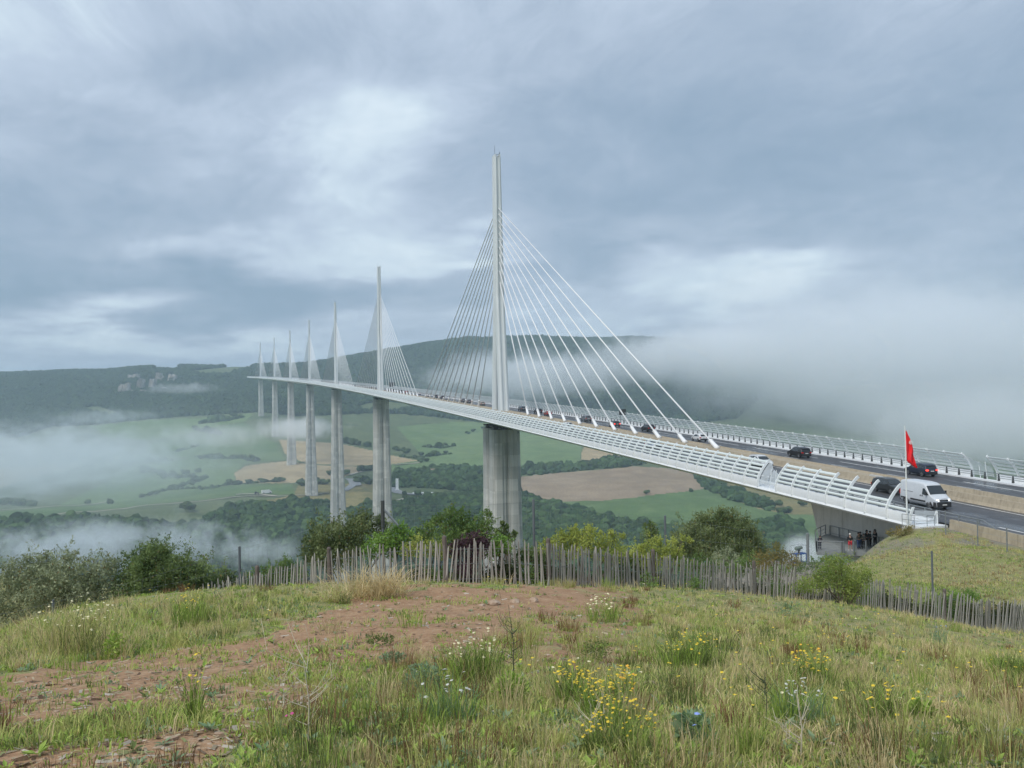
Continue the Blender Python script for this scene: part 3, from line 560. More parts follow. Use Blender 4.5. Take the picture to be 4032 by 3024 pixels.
M_grey = mat('galvanised_steel', (.24, .26, .27), rough=.45, metal=.4, var=.15, vs=3)
def f_slat(T, vec, B):
    B.inputs['Transmission Weight'].default_value = .0; return T.mix(T.mapr(T.noise(vec, .7, 4, .6), .3, .7), (.64, .71, .69), (.74, .79, .78))
M_slat = mat('frosted_slat', rough=.35, fn=f_slat); M_slat.node_tree.nodes['Principled BSDF'].inputs['Alpha'].default_value = .93
M_cable = mat('white_cable_sheath', (.80, .81, .81), rough=.4)
M_glass = mat('clear_panel', (.75, .82, .86), rough=.08, alpha=.42)
VI = empty('viaduct', BP(0, 0, 0), label='long white cable-stayed viaduct on tall concrete piers crossing the misty valley', cat='bridge')
SEC = [(-15.6, -.16), (-15.72, -.36), (-15.3, -.62), (-13.2, -1.15), (-2.2, -4.25), (2.2, -4.25), (13.2, -1.15), (15.3, -.62), (15.72, -.36), (15.6, -.16), (13.6, -.03), (13.2, -.03), (13.2, -.012), (-13.2, -.012), (-13.2, -.03), (-13.6, -.03)]
ss = [-25.5, -10]+list(np.arange(2, 2460, 17.1))+[2460]
b = MB(); b.loft([[BP(s, x, z) for x, z in SEC] for s in ss if s >= 0.9 or s <= 2]); b.obj('deck', M_white, VI)
for o in [VI.children[0]]: o.location = (0, 0, 0)
def strip(name, xa, xb, z, s0, s1, m, parent, step=17.1, zb=None):
    b = MB(); sss = list(np.arange(s0, s1, step))+[s1]; zb = z if zb is None else zb
    V = [p for s in sss for p in (BP(s, xa, z), BP(s, xb, zb))]; b.add(V, [(2*i, 2*i+1, 2*i+3, 2*i+2) for i in range(len(sss)-1)]); return b.obj(name, m, parent)
def solid(b, prof, s0, s1, step=17.1):
    sss = list(np.arange(s0, s1, step))+[s1]; b.loft([[BP(s, x, z) for x, z in prof] for s in sss])
for sg in (-1, 1): strip('carriageway', sg*2.0, sg*12.95, 0.0, -25.5, 2460, M_asph, VI) if sg > 0 else strip('carriageway', -12.95, -2.0, 0.0, -25.5, 2460, M_asph, VI)
# markings
def marks(parent, s0, s1, far=2460):
    b = MB()
    for sg in (-1, 1):
        for xc in (2.95,):
            a_ = (sg*xc-.1, sg*xc+.1); b2 = [BP(s, x, .005) for s in list(np.arange(s0, s1, 17.1))+[s1] for x in a_]; b.add(b2, [(2*i, 2*i+1, 2*i+3, 2*i+2) for i in range(len(b2)//2-1)])
        s = s0
        while s < s1:
            for xc, l, gp, wd in ((6.45, 3, 13, .09), (9.95, 20., 26, .12)):
                ph = s-((s-s0) % gp)
            s += 1e9
        for xc, l, gp, wd in ((6.45, 4., 13., .09), (9.95, 20., 26., .13)):
            s = s0+(3 if sg > 0 else 8)
            while s < s1 and s < 900:
                b.add([BP(s, sg*xc-wd, .005), BP(s, sg*xc+wd, .005), BP(s+l, sg*xc+wd, .005), BP(s+l, sg*xc-wd, .005)], [(0, 1, 2, 3)]); s += gp
    return b.obj('road_markings', M_mark, parent)
marks(VI, -25, 2455)
# median: two concrete upstands with a raised tan bed between
b = MB(); solid(b, [(-1.9, -.01), (-1.75, .25), (-1.55, .84), (-1.35, .86), (-1.25, .62), (1.25, .62), (1.35, .86), (1.55, .84), (1.75, .25), (1.9, -.01)], -3, 2460); b.obj('median_barrier', M_tanc, VI)
b = MB()
for sg in (-1, 1): solid(b, [(sg*12.97, -.005), (sg*12.97, .18), (sg*13.5, .24), (sg*13.6, -.005)], -25.5, 2460)
b.obj('kerb', M_white, VI)
# fairing slab, wind screens, guard rails
tops = [(-15.6, -.12), (-15.61, .15), (-15.6, .4), (-15.57, .66), (-15.48, 1.0), (-15.3, 1.4), (-15.04, 1.82), (-14.72, 2.24), (-14.4, 2.6), (-14.12, 2.88), (-13.9, 3.03)]
TX = [p[1] for p in tops]; XX = [p[0] for p in tops]
def px(z): return float(np.interp(z, TX, XX))
def nrm(z): 
    dx = px(z+.05)-px(z-.05); l = math.hypot(dx, .1); return (-.1/l, dx/l)   # outward normal (x, z)
def bays(): 
    s = P0-8*SP+.0
    out = []
    k = 0
    s = -25.36
    while s < 1.5-SP+.2: out.append((s, s+3.41)); s += 3.41
    s = P0
    while s+SP < 2460: out.append((s, s+SP)); s += SP
    return out
BAY = bays()
for sg in (-1, 1):
    WS = empty('wind_screen'); WS.parent = VI; WS.matrix_parent_inverse = Matrix(); WS.location = (0, 0, 0)
    if sg > 0: WS['label'] = 'wind screen along the far edge of the deck'
    else: WS['label'] = 'wind screen along the near edge of the deck'
    # opaque lower panels
    b = MB(); z5 = [-.16, .12, .4, .6, .74]
    for (s0, s1) in BAY:
        V = []
        for s in (s0+.06, s1-.06):
            for z in z5: V.append(BP(s, px(z) if sg < 0 else -px(z), z))
            for z in z5[::-1]: V.append(BP(s, (px(z)+.05) if sg < 0 else -(px(z)+.05), z))
        n = 10; b.add(V, [(k, (k+1) % n, n+(k+1) % n, n+k) for k in range(n)]+[tuple(range(n))[::-1], tuple(range(n, 2*n))])
    b.obj('lower_panel', M_white, WS)
    for zi, hz in ((1.05, .13), (1.5, .13), (1.95, .13), (2.39, .125), (2.82, .12)):
        b = MB(); prof = []
        for t, o in ((-1, 0), (-.8, .07), (-.3, .115), (.3, .115), (.8, .07), (1, 0), (.75, -.02), (-.75, -.02)):
            z = zi+t*hz; nx, nz = nrm(z); prof.append((px(z)+nx*o, z+nz*o))
        for (s0, s1) in BAY:
            if sg < 0 and s0 < -14.9 and zi > 1.1+.47*round((s0+25.36)/3.41): continue
            rings = []
            for s, k in ((s0+.09, .55), (s0+.2, 1), (s1-.2, 1), (s1-.09, .55)):
                cx_ = px(zi); rings.append([BP(s, (cx_+(x-cx_)*k)*(1 if sg < 0 else -1), zi+(z-zi)*k) for x, z in prof])
            b.loft(rings)
        b.obj('slat_row', M_slat, WS)
    # posts: the nearest as single meshes, the rest as one
    def post(b, s):
        rr = []
        for i, (x, z) in enumerate(tops):
            nx, nz = nrm(min(max(z, .0), 3.0)); wd = .065; a_ = .15; c_ = -.12-.06*(1-i/10.)
            rr.append([BP(s-wd, (x+nx*a_)*(1 if sg < 0 else -1), z+nz*a_), BP(s+wd, (x+nx*a_)*(1 if sg < 0 else -1), z+nz*a_), BP(s+wd, (x+nx*c_)*(1 if sg < 0 else -1), z+nz*c_), BP(s-wd, (x+nx*c_)*(1 if sg < 0 else -1), z+nz*c_)])
        b.loft(rr)
    ps = sorted(set([round(q, 2) for s0, s1 in BAY for q in (s0, s1)]))
    if sg < 0: ps = [-25.45]+[q for q in ps if q > -25.4+.1]
    near = ps[:48]; rest = ps[48:]
    for s in near:
        b = MB()
        if s < -25.4:
            rr = []
            for x, z in [p for p in tops if p[1] < 1.45]: rr.append([BP(s-.06, x-.1, z), BP(s+.06, x-.1, z), BP(s+.06, x+.14, z), BP(s-.06, x+.14, z)])
            b.loft(rr)
        else: post(b, s)
        b.obj('screen_post', M_post, WS)
    b = MB(); [post(b, s) for s in rest]; o = b.obj('screen_post', M_post, WS); o['kind'] = 'stuff'
    # guard rail with dark tapered posts
    GR = empty('guard_rail'); GR.parent = VI; GR.location = (0, 0, 0)
    mg = M_dark if sg > 0 else M_grey
    for zr, rr_ in ((.42, .035), (.68, .035), (.95, .05)):
        b = MB(); b.tube([BP(s, sg*13.28, .2+zr*.95) for s in list(np.arange(-25.5, 2460, 17.1))+[2460]], rr_, 6); b.obj('rail', M_grey, GR)
    def gp(b, s):
        c = BP(s, sg*13.34, .2); h = .93
        for k in range(1):
            V = [(c[0]+sg*dx, c[1]+dy, c[2]+dz) for dx, dy, dz in ((-.10, -.13, 0), (.12, -.13, 0), (.12, .13, 0), (-.10, .13, 0), (-.05, -.06, h), (.04, -.06, h), (.04, .06, h), (-.05, .06, h))]
            b.add(V, [(0, 3, 2, 1), (4, 5, 6, 7), (0, 1, 5, 4), (1, 2, 6, 5), (2, 3, 7, 6), (3, 0, 4, 7)])
    gs = list(np.arange(-24.6, 2455, 2.28)); 
    for s in gs[:48]: b = MB(); gp(b, s); b.obj('guard_post', mg, GR)
    b = MB(); [gp(b, s) for s in gs[48:]]; o = b.obj('guard_post', mg, GR); o['kind'] = 'stuff'
# clear panels over the expansion joint
b = MB()
for sg in (-1, 1):
    for (s0, s1, za, zb, xo) in ((P0-.1, .95, .25, 2.95, .03), (.95, -1.26, .35, 2.1, .12)):
        V = []
        for s, f in ((s0, 1.), (s1, .72)):
            for z in np.linspace(za, zb*f, 7): V.append(BP(s, (px(z)+xo+.25)*(1 if sg < 0 else -1), z))
        b.add(V, [(i, i+1, i+8, i+7) for i in range(6)])
b.obj('glazed_joint_panel', M_glass, VI)
b = MB()
for sg in (-1, 1):
    for s in (.95, -.2): b.tube([BP(s, sg*15.1, -.2), BP(s, sg*14.8, 2.15)], .045, 6)
b.obj('joint_post', M_post, VI)
# stays, pylons, piers
STZ = [69.6, 67.6, 65.4, 63.4, 61.1, 58.8, 56.5, 54.0, 51.4, 48.5, 44.9]; STD = [159.3, 146.4, 134.4, 122, 109.5, 97.2, 84.6, 72.1, 60, 47.7, 35.2]
PH = [94.5, 245, 221, 144, 136, 112, 78]
M_pyl = mat('pylon_paint', rough=.5, fn=lambda T, vec, B: T.mix(T.mapr(T.noise(T.mapping(vec, (1, 1, .12)), .8, 5, .6), .3, .7), (.60, .64, .64), (.69, .72, .72)))
def gsec(w_, t_, gw, gd):   # plan section with a groove on both long faces (x across, y along)
    c = min(.35*w_*.5, .6); return [(-w_/2, -t_/2+c*.6), (-w_/2+c, -t_/2), (-gw/2-.12, -t_/2), (-gw/2, -t_/2+gd), (gw/2, -t_/2+gd), (gw/2+.12, -t_/2), (w_/2-c, -t_/2), (w_/2, -t_/2+c*.6),
            (w_/2, t_/2-c*.6), (w_/2-c, t_/2), (gw/2+.12, t_/2), (gw/2, t_/2-gd), (-gw/2, t_/2-gd), (-gw/2-.12, t_/2), (-w_/2+c, t_/2), (-w_/2, t_/2-c*.6)]
def psec(w_, t_):   # pier plan: chamfered block with a stepped groove on both faces
    f = [(-w_/2, -t_/2+1.0), (-w_/2+1.25, -t_/2), (-1.75, -t_/2), (-1.0, -t_/2+.4), (-.57, -t_/2+.4), (-.55, -t_/2+.95), (.55, -t_/2+.95), (.57, -t_/2+.4), (1.0, -t_/2+.4), (1.75, -t_/2), (w_/2-1.25, -t_/2), (w_/2, -t_/2+1.0)]
    return f+[(-x, -y) for x, y in f]
def build_leg(s0, sgn):
    b = MB(); rings = []
    for z in [.3]+list(np.linspace(4, 87.2, 22)):
        if z < 40: t = z/40; w_ = 3.25-.4*t; sh = 4.75*(1-t)+1.25*t; th = 3.5-1.0*t
        else: t = (z-40)/47.2; w_ = 2.85-.75*t; th = 2.5-.5*t; sh = th/2
        rings.append([BP(s0+sgn*sh+y, x, z) for x, y in gsec(w_, th, 1.1-.3*min(1, z/80), .34)])
    b.loft(rings); return b
for i in range(7):
    s0 = 204+342*i
    py = empty('pylon', (0, 0, 0)); py.parent = VI; py['label'] = 'mast %s along the deck carrying its fan of stays' % ('nearest', 'second', 'third', 'fourth', 'fifth', 'sixth', 'seventh and farthest')[i] if i < 6 else 'farthest mast along the deck carrying its fan of stays'
    for sgn in (-1, 1): build_leg(s0, sgn).obj('pylon_leg', M_pyl, py)
    b = MB()
    for sx in (-1, 1): b.box((BP(s0, sx*.73, 87.5)), (.62, 3.6, .9))
    b.obj('mast_head', M_pyl, py)
    b = MB(); b.tube([BP(s0-.8, -.75, 87.9), BP(s0-.8, -.75, 91.2)], .05, 4); b.tube([BP(s0-1.2, .8, 87.9), BP(s0-1.2, .8, 88.9)], .12, 5)
    b.box(BP(s0-1.9, 0, 87.3), (1.0, .1, .1)); b.box(BP(s0-1.9, 0, 87.9), (1.0, .1, .1)); b.obj('mast_head_rail', M_dark, py)
    for k in range(11):
        for sgn in (-1, 1):
            a = np.array(BP(s0+sgn*STD[k], 0, .62)); q = np.array(BP(s0+sgn*1.6, 0, STZ[k])); dr = (q-a)/np.linalg.norm(q-a)
            off = np.array([.085, 0, 0]); b = MB()
            for sx in (-1, 1): b.tube([a+dr*3.+off*sx, q+off*sx], .085 if i < 1 else .08, 6)
            b.tube([a, a+dr*.4, a+dr*2.2, a+dr*2.6, a+dr*2.65, a+dr*3.1], [.5, .42, .36, .36, .5, .3], 8)
            b.obj('stay_cable', M_cable, py, smooth=True)
    # pier
    pr = empty('pier', (0, 0, 0)); pr.parent = VI; H = PH[i]+12
    b1, b2, b3 = MB(), MB(), MB()
    def pw(h): return 9.5+.016*h+.00022*h*h
    top = -5.55; hs = min(H, 90)
    for sgn, bb in ((-1, b1), (1, b2)):
        rings = []
        for k in range(10):
            h = hs*k/9; cs = sgn*(4.75+.25*(h/90)); th = 6.3; rings.append([BP(s0+cs+y, x, top-h) for x, y in psec(pw(h), th)][::-1])
        bb.loft(rings)
    b1.obj('pier_column', M_conc, pr); b2.obj('pier_column', M_conc, pr)
    if H > 91:
        rings = []
        for k in range(12):
            h = 90+(H-90)*k/11; rings.append([BP(s0+y, x, top-h) for x, y in psec(pw(h)+.02, 16.2+.02*(h-90))][::-1])
        b3.loft(rings); b3.obj('pier_shaft', M_conc, pr)
    b = MB()
    for sgn in (-1, 1):
        for x in (-3.2, 0, 3.2): b.box(BP(s0+sgn*4.75, x, -4.9), (1.6, 3.2, 1.3))
        b.box(BP(s0+sgn*4.75, 0, -4.45), (9.2, 4.4, .5))
    b.obj('bearing', M_dark, pr)
    b = MB()
    for x in (-3.2, 3.6): b.box(BP(s0-4.75-2.9, x, -6.4), (1.7, .12, .9))
    if i < 2: b.box(BP(s0-6.5, 0.1, -13.6), (1.15, .5, 2.6))
    b.obj('pier_hatch', M_grey, pr)
# abutment
b = MB(); V = []
for sx in (-1, 1):
    for (y, z) in ((.2, -2.05), (-1.9, -7.5), (-30, -7.5), (-30, -2.2)): V.append((sx*10, y, z))
b.add(V, [(0, 1, 2, 3), (7, 6, 5, 4), (0, 4, 5, 1), (1, 5, 6, 2), (3, 2, 6, 7), (0, 3, 7, 4)])
for y in (-6.2, -11.8): b.box((-10.0, y, -4.8), (.06, .08, 5.3))
b.obj('abutment_wall', M_conc2, VI)
b = MB(); b.box((-14.35, -26.3, -1.12), (2.9, 1.5, .3)); b.obj('deck_end_slab', M_white, VI); b = MB(); b.box((-15.55, -24.6, -2.3), (.42, .5, 2.2)); b.obj('abutment_pillar', M_conc2, VI)
# wind screen end on land, beyond the joint: small stair rail
b = MB()
for (x, y) in ((-16.2, -25.0), (-15.9, -26.3), (-15.0, -26.9), (-14.2, -26.9)): b.tube([(x, y, -1.25), (x, y, .0)], .028, 6)
for z in (-.02, -.5): b.tube([(-16.2, -25.0, z), (-15.9, -26.3, z), (-15.0, -26.9, z), (-14.2, -26.9, z)], .025, 6)
b.obj('end_railing', M_grey, VI)
b = MB(); b.add([(-15.3, -25.6, -.85), (-13.35, -26.1, -.95), (-13.35, -26.1, .25), (-15.3, -25.6, .35)], [(0, 1, 2, 3)]); b.obj('end_glass', M_glass, VI)
b = MB(); b.tube([(-13.3, -26.15, -1.0), (-13.3, -26.15, .3)], .07, 8); b.tube([(-13.75, -25.9, -1.0), (-13.35, -26.1, .25)], .05, 8); b.obj('end_glass_post', M_post, VI)
for o in VI.children_recursive:
    if o.parent == VI: o.location = (0, 0, 0)
VI.location = (0, 0, 0)
# ---- approach road on land
def lroad(name, x0, x1, s0, s1, z, m, **k): return setp(strip(name, x0, x1, z, s0, s1, m, None, 5), **k)
lroad('road', -12.95, 14.5, -110, -25.5, -.004, M_asph, kind='structure')
b = MB()
for x, w_ in ((-2.95, .11), (3.0, .11)):
    b.add([BP(-110, x-w_, .002), BP(-110, x+w_, .002), BP(-25, x+w_, .002), BP(-25, x-w_, .002)], [(0, 1, 2, 3)])
for x, l, gp_, wd in ((-6.45, 4, 13, .09), (6.45, 4, 13, .09), (9.95, 20, 26, .13), (-9.95, 20, 26, .13)):
    s = -30
    while s > -110: b.add([BP(s-l, x-wd, .002), BP(s-l, x+wd, .002), BP(s, x+wd, .002), BP(s, x-wd, .002)], [(0, 1, 2, 3)]); s -= gp_
setp(b.obj('road_markings', M_mark), kind='structure')
bar = empty('concrete_barrier', BP(-40, 0, 0), label='tan double concrete barrier between the two carriageways on land', cat='barrier')
def part_at(o, p, par): o.parent = par; o.location = (-p[0], -p[1], -p[2]); return o
lp = BP(-40, 0, 0)
for nm, pr_ in (('near_upstand', [(-1.95, -.01), (-1.75, .3), (-1.6, .88), (-1.35, .88), (-1.2, -.01)]), ('far_upstand', [(.1, -.01), (.3, .3), (.45, 1.02), (.7, 1.02), (.85, -.01)])):
    b = MB()
    for s in range(-3, -110, -6): solid(b, pr_, s-5.97, s, 6)
    part_at(b.obj(nm.split('_')[1], M_tanc), lp, bar)
b = MB()
for s, m_ in ((1.5, 0), (-1.5, 0)): solid(b, [(-1.0, -.01), (-.9, .95), (-.6, .95), (-.5, -.01)], s-2.4, s, 3)
part_at(b.obj('grey_insert', mat('new_concrete', (.46, .46, .44), rough=.9, var=.12, vs=2)), lp, bar)
eb = empty('edge_barrier', BP(-40, -13.3, 0), label='low tan concrete barrier along the near roadside above the grassy bank', cat='barrier'); ep = BP(-40, -13.3, 0)
b = MB()
for s in range(-28, -112, -4): solid(b, [(-13.6, -1.3), (-13.45, .55), (-13.15, .55), (-13.0, -.01)], s-3.97, s, 4)
part_at(b.obj('barrier_wall', M_tanc), ep, eb)
b = MB(); b.tube([BP(-26, -13.3, 1.1), BP(-32, -13.3, 1.1), BP(-33.5, -13.3, .55)], .05, 6); b.tube([BP(-26, -13.3, .8), BP(-32, -13.3, .8)], .035, 6)
for s in (-26.5, -29, -31.5): b.box(BP(s, -13.3, .8), (.08, .1, .6))
part_at(b.obj('rail', M_grey), ep, eb)
b = MB(); b.tube([BP(-38.5, -13.7, .62), BP(-60, -13.7, .62)], .07, 6); part_at(b.obj('white_rail', M_post), ep, eb)
fb = MB()
# ------------------------------------------------------------ vehicles
M_tyre = mat('tyre_rubber', (.02, .02, .021), rough=.85); M_rim = mat('alloy_rim', (.42, .43, .44), rough=.35, metal=.7)
M_win = mat('car_glass', (.025, .032, .036), rough=.06, spec=.8); M_trim = mat('black_plastic', (.03, .031, .033), rough=.6)
M_red = mat('tail_light_red', (.55, .015, .01), rough=.25); M_brake = mat('lit_brake_light', (1, .05, .03), rough=.3, emit=1.6)
M_lens = mat('headlight_lens', (.75, .78, .8), rough=.15); M_plate = mat('number_plate', (.72, .72, .68), rough=.5)
M_lit = mat('lit_headlight', (1, .97, .88), rough=.2, emit=2.0)
def paint(n, c): return mat(n, c, rough=.28, spec=.6, var=.05, vs=2)
class Veh:
    """body surface: side silhouette top(x), half width hw(x,z)"""
    def __init__(s, top, W, belt, roof, tum, zb=.3, nose=.12): s.top = top; s.W = W; s.belt = belt; s.roof = roof; s.tum = tum; s.zb = zb; s.nose = nose; s.L = max(abs(top[0][0]), abs(top[-1][0]))
    def tz(s, x): return float(np.interp(x, [p[0] for p in s.top], [p[1] for p in s.top]))
    def hw(s, x, z):
        k = 1-s.nose*max(0, (abs(x)/s.L-.55)/.45)**2.2; t = min(1, max(0, (z-s.belt)/(s.roof-s.belt))); b = min(1, max(0, (s.belt-z)/(s.belt-s.zb)))
        return s.W*k*(1-s.tum*t**1.2)*(1-.06*b**3)
    def body(s, m, par):
        xs = sorted(set([round(p[0], 3) for p in s.top]+list(np.round(np.linspace(s.top[0][0], s.top[-1][0], 30), 3)))); b = MB(); rings = []
        for x in xs:
            zt = max(s.tz(x), s.zb+.05); r = []; zz = [s.zb+(zt-.06-s.zb)*q for q in (0, .18, .4, .62, .8, .92, 1.)]
            for z in zz: r.append((x, s.hw(x, z), z))
            wt = s.hw(x, zt); r += [(x, wt*.93, zt-.015), (x, wt*.6, zt+.01), (x, 0, zt+.02), (x, -wt*.6, zt+.01), (x, -wt*.93, zt-.015)]
            for z in zz[::-1]: r.append((x, -s.hw(x, z), z))
            rings.append(r)
        b.loft(rings); return b.obj('body', m, par, smooth=True)
    def side(s, name, poly, m, par, o=.012, both=True):
        for sg in ((1, -1) if both else (1,)):
            b = MB(); P_ = [(x, sg*(s.hw(x, z)+o), z) for x, z in poly]; Q = [(x, sg*(s.hw(x, z)-.02), z) for x, z in poly]; n = len(poly)
            b.add(P_+Q, [tuple(range(n))]+[(k, (k+1) % n, n+(k+1) % n, n+k) for k in range(n)]); b.obj(name, m, par)
    def cross(s, name, x0, x1, m, par, ins=.1, o=.03, n=5):
        b = MB(); V = []
        for i in range(n):
            x = x0+(x1-x0)*i/(n-1); z = s.tz(x); w_ = s.hw(x, z)-ins
            for y in (-w_, -w_*.5, 0, w_*.5, w_): V.append((x, y, z+o+.02*(1-(y/(w_+.01))**2)))
        b.add(V, [(i*5+k, i*5+k+1, i*5+k+6, i*5+k+5) for i in range(n-1) for k in range(4)]); b.obj(name, m, par, smooth=True)
    def wheel(s, x, r, par, wdt=.24):
        for sg in (1, -1):
            y = sg*(s.hw(x, r)-wdt+.03)
            b = MB(); b.loft([[(x+q*math.cos(a), y+sg*yy, r+q*math.sin(a)) for a in np.linspace(0, 2*math.pi, 21)[:-1]] for q, yy in ((r*.8, -.02), (r, .02), (r, wdt-.04), (r*.9, wdt), (r*.66, wdt))])
            w_ = b.obj('wheel', M_tyre, par)
            b = MB(); b.loft([[(x+q*math.cos(a), y+sg*yy, r+q*math.sin(a)) for a in np.linspace(0, 2*math.pi, 21)[:-1]] for q, yy in ((r*.66, wdt-.02), (r*.64, wdt+.004), (r*.2, wdt-.03))])
            for k in range(5):
                a = k*1.2566; b.box((x+math.cos(a)*r*.38, y+sg*(wdt-.005), r+math.sin(a)*r*.38), (r*.56, .02, r*.14), M=Matrix.Rotation(-a, 3, 'Y'))
            b.obj('rim', M_rim, w_)
            b = MB(); n = 17; aa = np.linspace(-.25, math.pi+.25, n); V = [(x+(r*1.24)*math.cos(a), sg*(s.hw(x, .6)+.006), r+(r*1.24)*math.sin(a)) for a in aa]+[(x+(r*.9)*math.cos(a), sg*(s.hw(x, .6)+.006), r+(r*.9)*math.sin(a)) for a in aa]
            b.add(V, [(i, i+1, n+i+1, n+i) for i in range(n-1)]); b.obj('wheel_arch', M_trim, par)
    def block(s, name, c, sz, m, par): b = MB(); b.box(c, sz); return b.obj(name, m, par)
KIND = {
 'suv': dict(top=[(-2.24, .42), (-2.2, .95), (-2.08, 1.12), (-1.92, 1.5), (-1.6, 1.62), (-.6, 1.68), (.25, 1.64), (.5, 1.56), (1.25, 1.06), (1.5, 1.02), (2.0, .92), (2.22, .74), (2.28, .42)], W=.93, belt=1.02, roof=1.66, tum=.20, r=.36, xr=-1.35, xf=1.38,
   wins=[[(-1.78, 1.1), (-1.55, 1.46), (-.95, 1.54), (-.95, 1.08)], [(-.88, 1.08), (-.88, 1.55), (-.1, 1.56), (-.1, 1.06)], [(-.03, 1.06), (-.03, 1.56), (.42, 1.5), (1.02, 1.1), (1.02, 1.06)]], ws=(.56, 1.2), rw=(-2.06, -1.95)),
 'hatch': dict(top=[(-2.0, .4), (-1.98, .88), (-1.9, 1.05), (-1.6, 1.38), (-1.2, 1.46), (-.2, 1.49), (.2, 1.42), (1.05, .98), (1.3, .94), (1.8, .8), (1.98, .6), (2.02, .38)], W=.87, belt=.93, roof=1.47, tum=.2, r=.31, xr=-1.25, xf=1.28,
   wins=[[(-1.6, 1.0), (-1.4, 1.3), (-.85, 1.37), (-.85, .98)], [(-.78, .98), (-.78, 1.37), (.1, 1.36), (.85, 1.0), (.85, .97)]], ws=(.25, 1.0), rw=(-1.9, -1.63)),
 'sedan': dict(top=[(-2.3, .45), (-2.27, .9), (-2.15, 1.0), (-1.75, 1.05), (-1.1, 1.4), (-.5, 1.46), (.1, 1.44), (1.05, 1.0), (1.4, .96), (2.0, .84), (2.25, .66), (2.3, .4)], W=.91, belt=.96, roof=1.44, tum=.22, r=.33, xr=-1.4, xf=1.42,
   wins=[[(-1.5, 1.0), (-1.05, 1.3), (-.5, 1.36), (-.5, .99)], [(-.43, .99), (-.43, 1.36), (.05, 1.34), (.85, 1.0)]], ws=(.15, 1.0), rw=(-1.7, -1.15)),
}
def car(kind, m, brake=False, roofm=None, front_lit=False):
    K_ = KIND[kind]; r = empty('car'); s = Veh(K_['top'], K_['W'], K_['belt'], K_['roof'], K_['tum']); s.body(m, r)
    for p in K_['wins']: s.side('side_window', p, M_win, r)
    s.cross('windscreen', K_['ws'][0], K_['ws'][1], M_win, r); rw = K_['rw']
    if kind == 'sedan': s.cross('rear_window', rw[0], rw[1], M_win, r)
    else:
        b = MB(); x0, x1 = rw; zz = (s.tz(x0)+.02, s.tz(x1)+.0); w_ = s.hw(x0, 1.2)-.14
        b.add([(x0-.03, -w_, zz[0]), (x0-.03, w_, zz[0]), (x1-.03, w_*.92, zz[1]), (x1-.03, -w_*.92, zz[1])], [(0, 1, 2, 3)]); b.obj('rear_window', M_win, r)
        s.block('spoiler', (x1-.02, 0, zz[1]+.06), (.25, w_*1.8, .04), m, r)
    for q in (K_['xr'], K_['xf']): s.wheel(q, K_['r'], r)
    xb, xf = s.top[0][0], s.top[-1][0]; zl = K_['belt']-.12
    for sg in (1, -1):
        s.block('tail_light', (xb+.10, sg*(K_['W']*.76), zl), (.24, .30, .17), M_brake if brake else M_red, r)
        s.block('headlight', (xf-.17, sg*K_['W']*.70, zl-.18), (.24, .34, .14), M_lit if front_lit else M_lens, r)
        s.block('door_mirror', (K_['ws'][1]-.35, sg*(K_['W']+.06), K_['belt']+.09), (.16, .16, .12), m, r)
    s.block('rear_bumper', (xb+.06, 0, .45), (.16, K_['W']*1.72, .26), M_trim, r); s.block('front_bumper', (xf-.1, 0, .42), (.24, K_['W']*1.66, .24), M_trim, r)
    s.block('number_plate', (xb-.03, 0, .78 if kind != 'sedan' else .7), (.03, .5, .11), M_plate, r); s.block('grille', (xf-.06, 0, .66), (.1, .85, .18), M_trim, r)
    if kind == 'suv':
        for sg in (1, -1): b = MB(); b.tube([(-1.5, sg*.66, 1.66), (-1.3, sg*.67, 1.73), (.1, sg*.67, 1.73), (.3, sg*.66, 1.66)], .02, 5); b.obj('roof_rail', M_rim, r)
    return r
def place(r, s, x, fwd, label, cat='car', group=None):
    r.location = BP(s, x, .005); th = math.atan2(1, KC*s); ang = th if fwd > 0 else th+math.pi; r.rotation_euler = (0, -math.atan(SL)*fwd, ang)
    return setp(r, label, cat, group)
P_black = paint('black_paint', (.012, .012, .014)); P_navy = paint('navy_paint', (.018, .026, .045)); P_silver = paint('silver_paint', (.58, .60, .62)); P_white = paint('white_paint', (.72, .73, .73)); P_grey = paint('grey_paint', (.16, .17, .18)); P_dg = paint('dark_green_paint', (.03, .038, .038)); P_red = paint('red_paint', (.28, .03, .02)); P_beige = paint('beige_paint', (.33, .30, .27)); P_roofw = P_white
G1 = 'cars crossing the viaduct'
place(car('suv', P_navy, brake=True), 5.4, 9.6, 1, 'navy blue car with lit brake lights on the far carriageway beside the red flag', group=G1)
c = car('suv', P_black); place(c, 32.4, 8.1, 1, 'black boxy car on the far carriageway, the last before the gap in the near screen', group=G1)
place(car('hatch', P_white), 66.7+1, 7.6, 1, 'white hatchback behind the foot of the nearest stay cable', group=G1)
place(copy_tree(c), 97, 8.9, 1, 'black car passing behind the third stay from the deck end', group=G1)
r_ = car('hatch', P_dg, brake=True); place(r_, 116, 7.9, 1, 'black car with pale roof and red tail lights behind the square sign board', group=G1)
k = car('suv', P_grey); place(k, 141, 9.0, 1, 'grey car with silver roof near the middle stays of the nearest mast', group=G1)
place(car('hatch', P_red), 174, 7.8, 1, 'dark red car following the black one nearest the tall mast', group=G1)
place(copy_tree(c), 190, 9.2, 1, 'black tall car just behind the dark red car near the mast', group=G1)
place(copy_tree(k), 211, 9.4, 1, 'dark car right of the nearest mast, the first one beyond its foot', group=G1)
bg_ = car('suv', P_beige); place(bg_, 264, 6.9, 1, 'beige tall car just left of the nearest mast', group=G1)
sv = car('sedan', P_silver)
